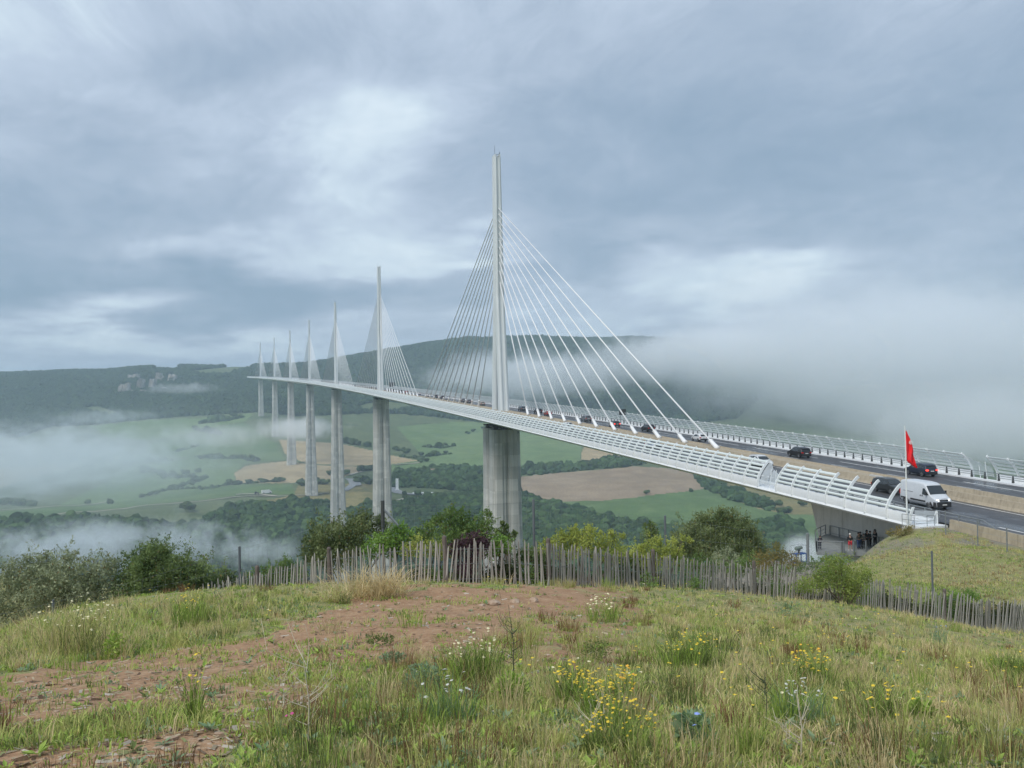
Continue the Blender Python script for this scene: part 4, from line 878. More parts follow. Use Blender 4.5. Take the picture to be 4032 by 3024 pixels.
spec = [(294, 7.7, k, 'dark grey car directly ahead of the beige car'), (308, 8.0, k, 'grey car second ahead of the beige car'), (347, 8.1, sv, 'silver saloon between two far stays left of the nearest mast'), (356, 7.7, c, 'black car close behind the silver saloon left of the mast'), (376, 7.7, c, 'black low car ahead of the silver saloon'), (395, 6.9, 'w', 'white car ahead of the black low car among the far stays'), (438, 9.0, 'w', 'white car where the far stays of the nearest mast end'),
 (479, 7.7, 'r', 'red car near the foot of the second mast'), (508, 8.4, c, 'black car between the red car and the second mast'), (545, 8.9, c, 'black car nearest to the right of the second mast'), (566, 9.2, k, 'dark car at the foot of the second mast'), (631, 6.4, sv, 'silver car just left of the second mast'), (655, 6.2, k, 'grey car in the queue left of the second mast'), (691, 6.5, 'w', 'white car in the queue left of the second mast'), (746, 6.4, sv, 'silver car leading the queue beyond the second mast'), (800, 6.5, k, 'dark car beyond the queue on the way to the third mast'), (905, 8.5, c, 'black car near the foot of the third mast')]
wh = None; rd = None; usedv = {id(sv): False}
for s, x, p, lb in spec:
    if p == 'w':
        if wh is None: o = wh = car('hatch', P_white)
        else: o = copy_tree(wh)
    elif p == 'r': o = car('suv', P_red)
    elif p is sv and not usedv[id(sv)]: o = sv; usedv[id(sv)] = True
    else: o = copy_tree(p)
    place(o, s, x, 1, lb, group=G1)
place(car('suv', P_silver), 21.8, -4.7, -1, 'silver car coming forward behind the near wind screen by the glazed gap', group=G1)
place(car('hatch', paint('pale_blue_paint', (.30, .36, .46))), 55.5, -7.4, -1, 'pale blue car glimpsed through the near wind screen below the stays', group=G1)
place(car('sedan', P_silver), 107, -7.2, -1, 'silver car half hidden by the near wind screen under the middle stays', group=G1)
place(copy_tree(wh), 114, -4.8, -1, 'white car close behind the half hidden silver car', group=G1)
place(car('suv', paint('black_grey_paint', (.028, .032, .033)), front_lit=False), -7.7, -4.8, -1, 'black estate car with silver window line overtaking the white van', group=G1)
# panel van
P_van = paint('white_van_paint', (.58, .61, .64))
van = empty('van')
s = Veh([(-2.75, .5), (-2.74, 2.35), (-2.68, 2.47), (-2.3, 2.53), (0, 2.56), (.75, 2.52), (1.05, 2.42), (1.25, 2.26), (1.95, 1.42), (2.1, 1.32), (2.62, 1.08), (2.78, .9), (2.84, .5)], 1.01, 1.25, 2.5, .13, .32, .10)
s.body(P_van, van)
s.cross('windscreen', 1.27, 1.93, M_win, van, ins=.07)
s.side('side_window', [(.80, 1.35), (.84, 1.98), (1.12, 2.0), (1.62, 1.52), (1.78, 1.38)], M_win, van)
s.side('door_seam', [(.70, .55), (.70, 2.1), (.725, 2.1), (.725, .55)], M_trim, van, .006); s.side('door_seam', [(-.55, .55), (-.55, 2.2), (-.53, 2.2), (-.53, .55)], M_trim, van, .006)
s.side('rub_strip', [(-2.6, .62), (-2.6, .78), (-1.75, .78), (-1.75, .62)], M_trim, van, .02); s.side('rub_strip', [(-1.0, .62), (-1.0, .78), (1.3, .78), (1.3, .62)], M_trim, van, .02)
s.side('sliding_rail', [(-2.2, 1.42), (-2.2, 1.46), (-.6, 1.46), (-.6, 1.42)], M_trim, van, .015)
s.side('door_handle', [(.50, 1.17), (.50, 1.29), (.62, 1.29), (.62, 1.17)], M_trim, van, .03); s.side('door_handle', [(.76, 1.17), (.76, 1.27), (.92, 1.27), (.92, 1.17)], M_trim, van, .03)
for q in (-1.75, 1.85): s.wheel(q, .36, van, .26)
b = MB(); b.loft([[(x+2.0, y, z) for y, z in ((-w_, .28), (-w_, .55), (-w_*.98, .78), (-.55, .80), (.55, .80), (w_*.98, .78), (w_, .55), (w_, .28))] for x, w_ in ((.45, 1.0), (.75, .95), (.88, .80), (.90, .7))]); b.obj('front_bumper', M_trim, van)
s.block('grille', (2.80, 0, .95), (.12, 1.0, .12), M_trim, van); s.block('number_plate', (2.92, 0, .52), (.03, .5, .11), M_plate, van)
b = MB()
for q in range(2): b.tube([(2.80, -.34, 1.06+q*.05), (2.84, 0, 1.10+q*.05), (2.80, .34, 1.06+q*.05)], .014, 5)
b.obj('badge', M_rim, van)
for sg in (1, -1):
    b = MB(); b.loft([[(2.60+dx, sg*(yc+dy), z+dz) for dx, dy, dz in ((0, -.16, -.08), (0, .16, -.08), (-.04, .17, .09), (-.04, -.12, .11))] for dx0, yc, z in ((0, .72, .96),)]+[[(2.80+dx, sg*(.70+dy), .93+dz) for dx, dy, dz in ((0, -.14, -.06), (-.12, .14, -.06), (-.16, .14, .10), (-.02, -.10, .08))]]); b.obj('headlight', M_lit, van)
    b = MB(); b.box((1.55, sg*1.17, 1.55), (.14, .2, .38)); b.box((1.6, sg*1.05, 1.45), (.06, .16, .05)); b.obj('door_mirror', M_trim, van)
    s.block('tail_light', (-2.73, sg*.9, 1.25), (.06, .14, .5), M_red, van)
s.block('rear_bumper', (-2.74, 0, .5), (.14, 1.8, .2), M_trim, van)
place(van, -17.4, -7.7, -1, 'white high-roofed panel van with lit headlights on the near carriageway', 'van')

# ------------------------------------------------------------ flag, signs, fences on the far side
fp = np.array([-14.9, -24.0, gz(-14.9, -24.0)]); fpx = at(3567, 2066, 87)
base = np.array([-15.9, -25.2, -1.35]); k0 = at(3572, 2060, (base-CAM)[:2] @ FX); base = np.array([k0[0], k0[1], -1.3])
dF = (base-CAM)[:2] @ FX
topz = at(3563, 1683, dF)[2]
fl = empty('flagpole', base, label='tall white pole flying a narrow red flag at the end of the near wind screen', cat='flag'); H_ = topz-base[2]
b = MB(); b.tube([(0, 0, 0), (0, 0, H_)], [.085, .045], 8); b.tube([(0, 0, H_), (0, 0, H_+.12)], [.08, .08], 8); b.obj('pole', M_post, fl)
M_flag = mat('red_flag_cloth', (.80, .012, .02), rough=.75, var=.08, vs=1.2)
pr_ = [(1695, 0, 3), (1720, 0, 12), (1750, 0, 24), (1775, 1, 32), (1790, 1, 30), (1810, 4, 33), (1822, 6, 34), (1832, 20, 36), (1843, 34, 40)]
b = MB(); V = []; nr_ = 26; m_ = dF/F
for i in range(nr_):
    v = 1695+(1843-1695)*i/(nr_-1); xa = np.interp(v, [1695, 1815, 1822, 1832, 1843], [0, 2, 10, 24, 36]); xb = np.interp(v, [p[0] for p in pr_], [p[2] for p in pr_]); z = at(3563, v, dF)[2]-base[2]
    for j in range(9):
        t = j/8; x = (xa+(xb-xa)*t)*m_; fold = .16*math.sin(t*9+i*.35)*min(1, x/.3)*(.4+i/nr_)
        V.append((RX[0]*x+FX[0]*fold+.05*RX[0], RX[1]*x+FX[1]*fold+.05*RX[1], z))
b.add(V, [(i*9+j, i*9+j+1, i*9+j+10, i*9+j+9) for i in range(nr_-1) for j in range(8)]); cloth = b.obj('cloth', M_flag, fl, smooth=True)
b = MB(); V = []; Fs = []; cx0, cz0, rr0 = 17*m_, at(3563, 1742, dF)[2]-base[2], 8.2*m_
for k in range(5):
    t = (k-2)/2.6; h = math.sqrt(max(0, 1-t*t))*rr0; n0 = len(V); a = R(38)
    for q, w0 in ((-1, -.11), (1, -.11), (1, .11), (-1, .11)):
        p_, q_ = q*h, (t+w0)*rr0; X = cx0+p_*math.cos(a)-q_*math.sin(a)*-1; Z = cz0+q_*math.cos(a)-p_*math.sin(a); V.append((RX[0]*(X+.05)-FX[0]*.16, RX[1]*(X+.05)-FX[1]*.16, Z))
    Fs.append((n0, n0+1, n0+2, n0+3))
b.add(V, Fs); b.obj('round_striped_emblem', M_cable, cloth)
# square sign boards seen from behind
for s_, x_, z0, z1, w_, lb in ((125, 13.6, 1.2, 2.7, 1.9, 'dark square sign board beside the far carriageway under the stays'), (585, 13.6, 1.2, 4.6, 4, 'dark square sign board at the foot of the second mast')):
    c0 = BP(s_, x_, 0); sg_ = empty('road_sign', c0, label=lb, cat='sign'); b = MB(); b.box((0, 0, (z0+z1)/2+1.2), (w_, .12, z1-z0)); b.obj('panel', M_dark, sg_)
    b = MB(); b.tube([(-w_*.3, .08, 0), (-w_*.3, .08, z1+1.1)], .05, 6); b.tube([(w_*.3, .08, 0), (w_*.3, .08, z1+1.1)], .05, 6); b.obj('post', M_grey, sg_)
# wire fence on the bank above the roadside
wf = empty('wire_fence', (-17, -40, gz(-17, -40)), label='thin grey wire fence on the grassy bank below the roadside barrier', cat='fence'); o0 = np.array(wf.location)
tp = []
for (u, vt, vb, d) in ((3724, 2010, 2098, 79), (3850, 2048, 2128, 72), (3966, 2076, 2178, 66), (4130, 2120, 2230, 60)):
    p = at(u, vb, d); z0 = gz(p[0], p[1])-.1; t_ = at(u, vt, d); b = MB(); b.tube([(p[0]-o0[0], p[1]-o0[1], z0-o0[2]), (p[0]-o0[0], p[1]-o0[1], t_[2]-o0[2])], .045, 6); b.obj('post', M_grey, wf); tp.append(((p[0], p[1], z0), (p[0], p[1], t_[2])))
b = MB()
for a, q in zip(tp[:-1], tp[1:]):
    for t in (.1, .35, .6, .85, .98): b.tube([np.array(a[0])*(1-t)+np.array(a[1])*t-o0, np.array(q[0])*(1-t)+np.array(q[1])*t-o0], .008, 4)
b.obj('wire', M_grey, wf)

# ------------------------------------------------------------ viewing platform with people
PZ = -5.3
M_plat = mat('platform_planks', (.24, .26, .26), rough=.8, var=.2, vs=1.5)
pf = empty('viewing_platform', (-15, -13, PZ), label='railed viewing platform under the deck end where people stand', cat='platform')
A_ = np.array([-18.3, -14.2]); 
def pl(u, v): 
    q = at(u, v, 90); k = (PZ-CAM[2])/(q[2]-CAM[2]); return CAM+(q-CAM)*k
c1, c2, c3 = pl(3216, 2172), pl(3413, 2176), pl(3560, 2150)
b = MB(); back = [np.array([-10.1, -3.2, PZ]), np.array([-10.1, -19, PZ])]
poly = [c1, c2, np.array([-11.0, -19.5, PZ]), back[1], back[0], np.array([-13.5, -6.0, PZ])]; n = len(poly); V = [(p[0]+15, p[1]+13, 0) for p in poly]+[(p[0]+15, p[1]+13, -.35) for p in poly]
b.add(V, [tuple(range(n)), tuple(range(n, 2*n))[::-1]]+[(k, (k+1) % n, n+(k+1) % n, n+k) for k in range(n)]); b.obj('floor', M_plat, pf)
oP = np.array([-15, -13, PZ])
def rail(pts, name='railing', nb=4, h=1.1, posts=True):
    b = MB()
    for z in np.linspace(.25, h, nb): b.tube([np.array(p)-oP+[0, 0, z] for p in pts], .022 if z < h-.01 else .04, 6)
    for a, q in zip(pts[:-1], pts[1:]):
        L_ = np.linalg.norm(np.array(q)-np.array(a)); m = max(1, int(round(L_/1.9)))
        for t in np.linspace(0, 1, m+1): p = np.array(a)*(1-t)+np.array(q)*t-oP; b.box((p[0], p[1], h/2), (.09, .09, h))
    return b.obj(name, M_grey, pf)
rail([c1, c1*.45+c2*.55]); rail([c1, np.array([-13.5, -6.2, PZ]), np.array([-10.4, -3.4, PZ])], nb=3); rail([np.array([-10.2, -4, PZ]), np.array([-10.2, -18.5, PZ])], nb=2)
b = MB()
for u, v in ((3315, 2178), (3363, 2176), (3411, 2174)): p = pl(u, v)-oP; b.box((p[0], p[1], .6), (.16, .16, 1.25))
b.obj('front_post', M_grey, pf)
# telescope in its blue stand
tz_ = np.array(pl(3146, 2205)); tz_[2] = gz(tz_[0], tz_[1]); d_ = (tz_-CAM)[:2] @ FX; tb = at(3146, 2216, d_); tz_ = np.array([tb[0], tb[1], gz(tb[0], tb[1])])
te = empty('viewing_telescope', tz_, label='coin telescope on a blue metal stand on the gravel ledge', cat='telescope', rz=R(14)); M_blue = mat('blue_paint', (.015, .09, .33), rough=.4); M_bin = mat('green_grey_enamel', (.17, .22, .19), rough=.35)
b = MB()
for x in (-.66, .66):
    for y in (-.35, .35): b.box((x, y, .45), (.07, .07, .9))
for y in (-.35, .35): b.box((0, y, .9), (1.39, .07, .07)); 
for x in (-.66, .66): b.box((x, 0, .9), (.07, .63, .07)); b.box((x, 0, .06), (.06, .63, .06))
b.box((0, 0, .95), (1.3, .6, .03)); b.obj('stand', M_blue, te)
b = MB(); b.tube([(-.42, 0, 1.42), (-.38, 0, 1.42), (.1, 0, 1.46), (.4, 0, 1.48)], [.16, .19, .19, .15], 14); b.obj('tube', M_bin, te)
b = MB(); b.tube([(0, 0, .96), (0, 0, 1.3)], [.12, .07], 10); b.box((0, 0, 1.25), (.2, .25, .1)); b.obj('mount', M_dark, te)
b = MB()
for x in (-.68, .68):
    for y in (-.36, .36): b.box((x, y, 1.34), (.02, .02, .8))
for y in (-.36, .36): b.box((0, y, 1.74), (1.36, .02, .02))
for x in (-.68, .68): b.box((x, 0, 1.74), (.02, .72, .02))
b.obj('wire_hood', M_grey, te)
po = at(3182, 2217, d_*.985); gp_ = gz(po[0], po[1]); tp_ = at(3182, 2100, d_*.985)[2]
b = MB(); b.tube([(po[0], po[1], gp_-.3), (po[0], po[1], tp_)], .14, 10); b.tube([(po[0], po[1], tp_), (po[0], po[1], tp_+.05)], [.14, .05], 10); setp(b.obj('grey_post', M_grey), 'thick grey post standing beside the coin telescope', 'post')
# ---- people
def person(loc, rz, label, h=1.72, top=(.02, .02, .022), leg=(.02, .025, .045), hair=(.03, .02, .015), shorts=False, hood=False, pose=0, lean=0., stripe=False, cap=None):
    root = empty('person', loc, rz, label=label, cat='person', group='people on the viewing platform'); k = h/1.72
    Msk = mat('skin', (.42, .26, .19), rough=.6)
    J = {}; 
    def j(n, x, y, z, r, r2=None): J[n] = (np.array([x, y+lean*max(0, z-.95)*.5, z])*k, (r*k, (r2 or r)*k))
    j('pel', 0, 0, .95, .14, .10); j('sp', 0, .0, 1.13, .135, .10); j('ch', 0, 0, 1.33, .16, .105); j('nk', 0, 0, 1.47, .055); j('hd', 0, .02, 1.56, .075, .085); j('hd2', 0, .025, 1.63, .085, .10); j('tp', 0, .015, 1.70, .055, .06)
    E_ = [('pel', 'sp'), ('sp', 'ch'), ('ch', 'nk'), ('nk', 'hd'), ('hd', 'hd2'), ('hd2', 'tp')]
    for sg, nm in ((1, 'L'), (-1, 'R')):
        st = .10 if sg > 0 else -.02
        j('hip'+nm, sg*.095, 0, .90, .088); j('kn'+nm, sg*(.11+.02*(pose == 1)), .02, .48, .058); j('an'+nm, sg*(.12+.03*(pose == 1)), -.02, .09, .038); j('toe'+nm, sg*(.14+.03*(pose == 1)), .15, .04, .035)
        j('sh'+nm, sg*.185, 0, 1.40, .055)
        if pose == 0: a_ = [(.225, -.01, 1.12, .043), (.235, .05, .90, .028), (.235, .07, .83, .024)]
        elif pose == 1: a_ = [(.27, -.03, 1.15, .043), (.20, .13, 1.05, .03), (.14, .17, 1.04, .024)]
        else: a_ = [(.25, .06, 1.16, .043), (.16, .25, 1.22, .028), (.12, .29, 1.27, .024)]
        for q, (x, y, z, r) in zip(('el', 'wr', 'hn'), a_): j(q+nm, sg*x, y, z, r)
        E_ += [('pel', 'hip'+nm), ('hip'+nm, 'kn'+nm), ('kn'+nm, 'an'+nm), ('an'+nm, 'toe'+nm), ('ch', 'sh'+nm), ('sh'+nm, 'el'+nm), ('el'+nm, 'wr'+nm), ('wr'+nm, 'hn'+nm)]
        w0 = J['wr'+nm][0]; hh = J['hn'+nm][0]; dr = hh-w0; dr = dr/np.linalg.norm(dr); sd = np.cross(dr, [0, 1, 0.2]); sd /= np.linalg.norm(sd)
        for q in range(5):
            f0 = hh+sd*(q-1.6)*.018*k; ln_ = (.05, .075, .085, .078, .06)[q]*k
            if q == 0: f0 = hh-dr*.03*k-sd*.03*k
            for w_ in range(2): J['f%d%d%s' % (q, w_, nm)] = (f0+dr*ln_*(.5+.5*w_)+np.array([0, .012*w_, 0])*k+(-sd*.02*(w_+1)*k if q == 0 else 0), (.009*k, .009*k))
            E_ += [('hn'+nm, 'f%d0%s' % (q, nm)), ('f%d0%s' % (q, nm), 'f%d1%s' % (q, nm))]
    def skin(name, names, edges, m, grow=1., add=0., par=root, sub=2):
        me = bpy.data.meshes.new(name); ids = {n: i for i, n in enumerate(names)}; me.from_pydata([tuple(J[n][0]) for n in names], [(ids[a], ids[q]) for a, q in edges if a in ids and q in ids], [])
        me.materials.append(m); o = bpy.data.objects.new(name, me); link(o, par); md = o.modifiers.new('skin', 'SKIN'); md.use_smooth_shade = True
        for i, n in enumerate(names): me.skin_vertices[0].data[i].radius = (J[n][1][0]*grow+add, J[n][1][1]*grow+add)
        me.skin_vertices[0].data[0].use_root = True; s_ = o.modifiers.new('sub', 'SUBSURF'); s_.levels = s_.render_levels = sub; return o
    skin('body', list(J), E_, Msk, sub=1)
    up_ = ['pel', 'sp', 'ch', 'nk', 'shL', 'shR', 'elL', 'elR', 'wrL', 'wrR']
    tz0 = skin('jacket', up_, E_, mat('jacket_cloth', top, rough=.9, var=.15, vs=9), 1.08, .018)
    if stripe:
        b = MB()
        for z in (1.02, 1.12, 1.22, 1.32): b.tube([(0, 0, z*k-.02), (0, 0, z*k+.015)], [.185*k, .185*k], 16)
        b.obj('stripe', mat('white_knit', (.6, .6, .6), rough=.9), tz0)
    if shorts: names = ['pel', 'hipL', 'hipR', 'knL', 'knR']; mm = mat('shorts_cloth', leg, rough=.9)
    else: names = ['pel', 'hipL', 'hipR', 'knL', 'knR', 'anL', 'anR']; mm = mat('trouser_cloth', leg, rough=.9, var=.12, vs=9)
    if shorts: J['knL'] = (J['knL'][0]+[0, 0, .06], (.085, .085)); J['knR'] = (J['knR'][0]+[0, 0, .06], (.085, .085))
    skin('shorts' if shorts else 'trousers', names, E_, mm, 1.08, .016)
    for nm in 'LR': skin('shoe', ['an'+nm, 'toe'+nm], E_, mat('shoe_leather', (.6, .6, .58) if shorts else (.04, .04, .045), rough=.7), 1.0, .022)
    hc = J['hd2'][0]; b = MB(); ic, iff = IC2, IF2; hcol = cap or hair
    if hood: s_ = np.array([.125, .14, .17])*k; off = np.array([0, -.03, -.02])*k
    else: s_ = np.array([.105, .125, .115])*k; off = np.array([0, -.02, .03])*k
    keep = [t for t in iff if not (np.all(ic[t][:, 1] > .25) and np.all(ic[t][:, 2] < .45))]
    b.add([tuple(p) for p in ic*s_+hc+off], [tuple(t) for t in keep]); b.obj('hood' if hood else ('cap' if cap else 'hair'), mat('head_cover', top if hood else hcol, rough=.9), root, smooth=True)
    b = MB()
    for sx in (-.032, .032): b.add([tuple(p) for p in IC1*.012*k+hc+np.array([sx, .098, .0])*k], [tuple(t) for t in IF1])
    b.obj('eyes', M_trim, root)
    b = MB(); b.tube([hc+np.array([0, .095, .0])*k, hc+np.array([0, .125, -.035])*k, hc+np.array([0, .1, -.045])*k], [.008, .016, .01], 6); b.obj('nose', Msk, root)
    b = MB(); b.tube([hc+np.array([-.025, .1, -.075])*k, hc+np.array([.025, .1, -.075])*k], .006, 5); b.obj('mouth', mat('lips', (.3, .12, .1)), root)
    b = MB()
    for sx in (-.1, .1): b.add([tuple(p) for p in IC1*np.array([.012, .02, .03])*k+hc+np.array([sx, 0, -.01])*k], [tuple(t) for t in IF1])
    b.obj('ears', Msk, root)
    return root
def pp(u, v): q = pl(u, v); return (q[0], q[1], PZ)
person(pp(3228, 2165), R(170), 'small person in a striped top leaning on the outer corner of the railing', 1.5, top=(.03, .035, .05), stripe=True, pose=2, lean=.5)
person(pp(3348, 2168), R(165), 'person in black jacket, bright red shorts and white cap facing forward', 1.78, leg=(.62, .03, .045), shorts=True, cap=(.75, .75, .73), pose=1)
person(pp(3381, 2162), R(200), 'person in an olive jacket and blue jeans beside the red shorts wearer', 1.74, top=(.10, .10, .085), leg=(.03, .06, .16), pose=1)
person(pp(3388.5, 2158), R(20), 'dark haired person standing behind the olive jacket and blue jeans', 1.72, top=(.02, .022, .025), leg=(.03, .05, .12))
person(pp(3401, 2162), R(150), 'short person in a dull green top and black trousers in the group', 1.6, top=(.07, .08, .07), leg=(.015, .015, .018), pose=2)
person(pp(3414, 2156), R(190), 'tall person in a black hooded coat in the middle of the group', 1.86, hood=True, leg=(.015, .015, .018))
person(pp(3427, 2154), R(215), 'person in black with bare head right of the tall hooded one', 1.7, leg=(.015, .015, .018), pose=1)
person(pp(3446, 2149), R(100), 'person in a long black hooded jacket farthest under the deck', 1.76, hood=True, leg=(.015, .015, .018), pose=1)
b = MB(); b.box((0, 0, .5), (.5, .3, .7)); b.box((0, 0, .05), (.3, .2, .2)); setp(b.obj('notice_box', M_dark, loc=tuple(np.array(pp(3463, 2132))+[1., 2., .3])), 'dark square box against the abutment wall behind the people', 'box')

# ------------------------------------------------------------ rest area buildings and valley objects
M_wall = mat('white_render', (.66, .65, .62), rough=.9, var=.1, vs=.4); M_roof = mat('roof_tile', (.30, .20, .15), rough=.9, var=.2, vs=1)
def house(u, v, w_, d_, h, roofc, label, rz=0, flat=False):
    p = hit(u, v); r = empty('building', p-np.array([0, 0, 1]), rz, label=label, cat='building'); b = MB(); b.box((0, 0, h/2), (w_, d_, h)); b.obj('wall', M_wall, r)
    b = MB()
    if flat: b.box((0, 0, h+.3), (w_*1.15, d_*1.2, .6))
    else:
        V = [(-w_/2-.5, -d_/2-.5, h), (w_/2+.5, -d_/2-.5, h), (w_/2+.5, d_/2+.5, h), (-w_/2-.5, d_/2+.5, h), (-w_/2-.5, 0, h+d_*.3), (w_/2+.5, 0, h+d_*.3)]; b.add(V, [(0, 1, 5, 4), (2, 3, 4, 5), (0, 4, 3), (1, 2, 5), (0, 3, 2, 1)])
    b.obj('roof', roofc, r); b = MB()
    for x in np.linspace(-w_*.36, w_*.36, 4): b.box((x, -d_/2-.04, h*.55), (w_*.09, .06, h*.35))
    b.obj('window', M_win, r); return r
house(1671, 1948, 30, 10, 3.2, M_post, 'low white roofed service building among the car parks of the rest area', R(-20), True)
house(1756, 1893, 40, 9, 3.5, mat('cream_roof', (.62, .52, .34), rough=.9), 'cream roofed building showing above the trees near the rest area', R(-8), True)
house(1690, 1864, 20, 10, 6, M_roof, 'dark roofed house at the upper edge of the woods beside the green field', R(-12))
p = hit(1564, 1930); b = MB(); b.box((0, 0, 8.5), (4.2, 1.2, 17)); b.box((0, 0, .4), (5.4, 2.2, 1.2)); setp(b.obj('totem', M_cable, loc=tuple(p)), 'tall plain white sign pillar at the rest area entrance', 'sign pillar')
p = hit(1050, 1945); v2 = empty('parked_van', p+np.array([0, 0, .6]), R(20), label='tiny white van parked on the pale track in the valley', cat='van'); b = MB(); b.loft([[(x, -y, z0), (x, y, z0), (x, y*.9, z1), (x, -y*.9, z1)] for x, y, z0, z1 in ((-9, 3, .8, 6), (5, 3, .8, 6.2), (8, 3, .8, 3.4), (9, 2.8, .8, 2.8))]); b.obj('body', P_white, v2)
b = MB(); [b.tube([(x, -3.1, 1.1), (x, 3.1, 1.1)], 1.1, 10) for x in (-6, 5.5)]; b.obj('wheels', M_tyre, v2); b = MB(); b.add([(5.15, -2.5, 6.1), (8.1, -2.5, 3.5), (8.1, 2.5, 3.5), (5.15, 2.5, 6.1)], [(0, 1, 2, 3)]); b.obj('windscreen', M_win, v2)
v2.scale = (.8, .8, .8)
p = hit(1009, 1949); v3 = empty('tractor', p+np.array([0, 0, .6]), R(10), label='small dark tractor on the pale track left of the parked van', cat='tractor'); b = MB(); b.box((-.5, 0, 2.4), (3, 2.2, 2.4)); b.box((2.2, 0, 1.7), (3, 1.4, 1.3)); b.obj('body', M_dark, v3); b = MB()
for x, r0 in ((-1.2, 1.3), (3, .8)): b.tube([(x, -1.5, r0), (x, 1.5, r0)], r0, 12)
b.obj('wheels', M_tyre, v3)
# ------------------------------------------------------------ paling fence
FP_ = [(560, 28.7), (823, 27.6), (1288, 24.6), (1520, 24.0), (1749, 23.6), (2140, 24.2), (2500, 27), (2960, 30), (3366, 31), (3816, 33), (4180, 36)]
def fence_d(u): return float(np.interp(u, [p[0] for p in FP_], [p[1] for p in FP_]))
fpts = [gat(u, fence_d(u)) for u in np.arange(560, 4181, 8)]; fpts = np.array(fpts); seg = np.r_[0, np.cumsum(np.hypot(*np.diff(fpts[:, :2], axis=0).T))]
def falong(t): return np.array([np.interp(t, seg, fpts[:, i]) for i in range(3)])
def tof(u): return float(np.interp(u, np.arange(560, 4181, 8), seg))
def f_pale(T, vec, B):
    s = T.noise(T.mapping(vec, (9, 9, 1.2)), 1.5, 5, .7); g = T.n('ShaderNodeAttribute', attribute_name='col'); return T.mix(T.mapr(s, .35, .65, 0, .6), g.outputs[0], (.22, .20, .175))
M_pale = mat('weathered_chestnut', rough=.95, spec=.1, fn=f_pale)
fc = empty('paling_fence', falong(tof(1749)), label='weathered grey split chestnut paling fence running across the slope', cat='fence'); fo = np.array(fc.location)
posts_u = [700, 1000, 1288, 1749, 2150, 2560, 2960, 3366, 3700, 4050]
rs = np.random.RandomState(5)
spans = [560]+posts_u+[4175]
def prism(V, Fs, C, p0, p1, wd, th, dirx, col, n0):
    """bent four-sided stake from p0 to p1"""
    k = [0, .35, .7, .95, 1.]; bend = rs.uniform(-.022, .022); nn = np.array([-dirx[1], dirx[0], 0])
    for i, t in enumerate(k):
        c = p0*(1-t)+p1*t+np.array([dirx[0], dirx[1], 0])*bend*math.sin(t*3.14); s_ = (1-.12*t) if i < 4 else .45
        for a, q in ((-1, -1), (1, -1), (1, 1), (-1, 1)): V.append(c+np.array([dirx[0], dirx[1], 0])*a*wd/2*s_+nn*q*th/2*s_); C.append(col)
    for i in range(4):
        for j in range(4): Fs.append((n0+i*4+j, n0+i*4+(j+1) % 4, n0+(i+1)*4+(j+1) % 4, n0+(i+1)*4+j))
    Fs.append((n0+16, n0+17, n0+18, n0+19)); return n0+20
for a, q in zip(spans[:-1], spans[1:]):
    t0, t1 = tof(a), tof(q); V, Fs, C = [], [], []; n0 = 0; t = t0+.04
    lean0 = rs.uniform(-.03, .03)+np.interp((a+q)/2, [0, 2100, 2500, 3300, 4032], [.0, .01, .03, .10, .16])
    while t < t1:
        p = falong(t); dx = falong(t+.1)-falong(t-.1); dx = dx[:2]/np.linalg.norm(dx[:2]); h = rs.uniform(1.02, 1.28); ln = lean0+rs.normal(0, .055)+.05*math.sin(t*1.3)
        g_ = rs.uniform(.75, 1.2); col = np.array([.42, .40, .36])*g_*(1 if rs.rand() > .15 else .55)
        p1 = p+np.array([dx[0]*ln*h, dx[1]*ln*h, h]); nn = np.array([-dx[1], dx[0], 0])*rs.normal(0, .02); n0 = prism(V, Fs, C, p-[0, 0, .05]-fo, p1+nn-fo, rs.uniform(.026, .045), rs.uniform(.018, .028), dx, col, n0); t += rs.uniform(.068, .098)
    npmesh('paling', V, [np.array(Fs)], M_pale, fc, col=np.array(C))
for u in posts_u:
    p = falong(tof(u))-fo; ln = rs.normal(0, .03); b = MB(); b.tube([p+[0, .05, -.1], p+[ln, .05, .6], p+[ln*2, .05, 1.28], p+[ln*2, .05, 1.32]], [.07, .065, .06, .04], 8); o = b.obj('post', mat('old_post_wood', (.14, .115, .10), rough=.95, var=.3, vs=6), fc)
b = MB()
for h in (.22, .62, 1.0):
    pts = [falong(t)-fo+[0, rs.uniform(-.01, .01), h+.02*math.sin(t*2.1)] for t in np.arange(0, seg[-1], .4)]; b.tube(pts, .006, 3)
b.obj('wire', M_grey, fc)
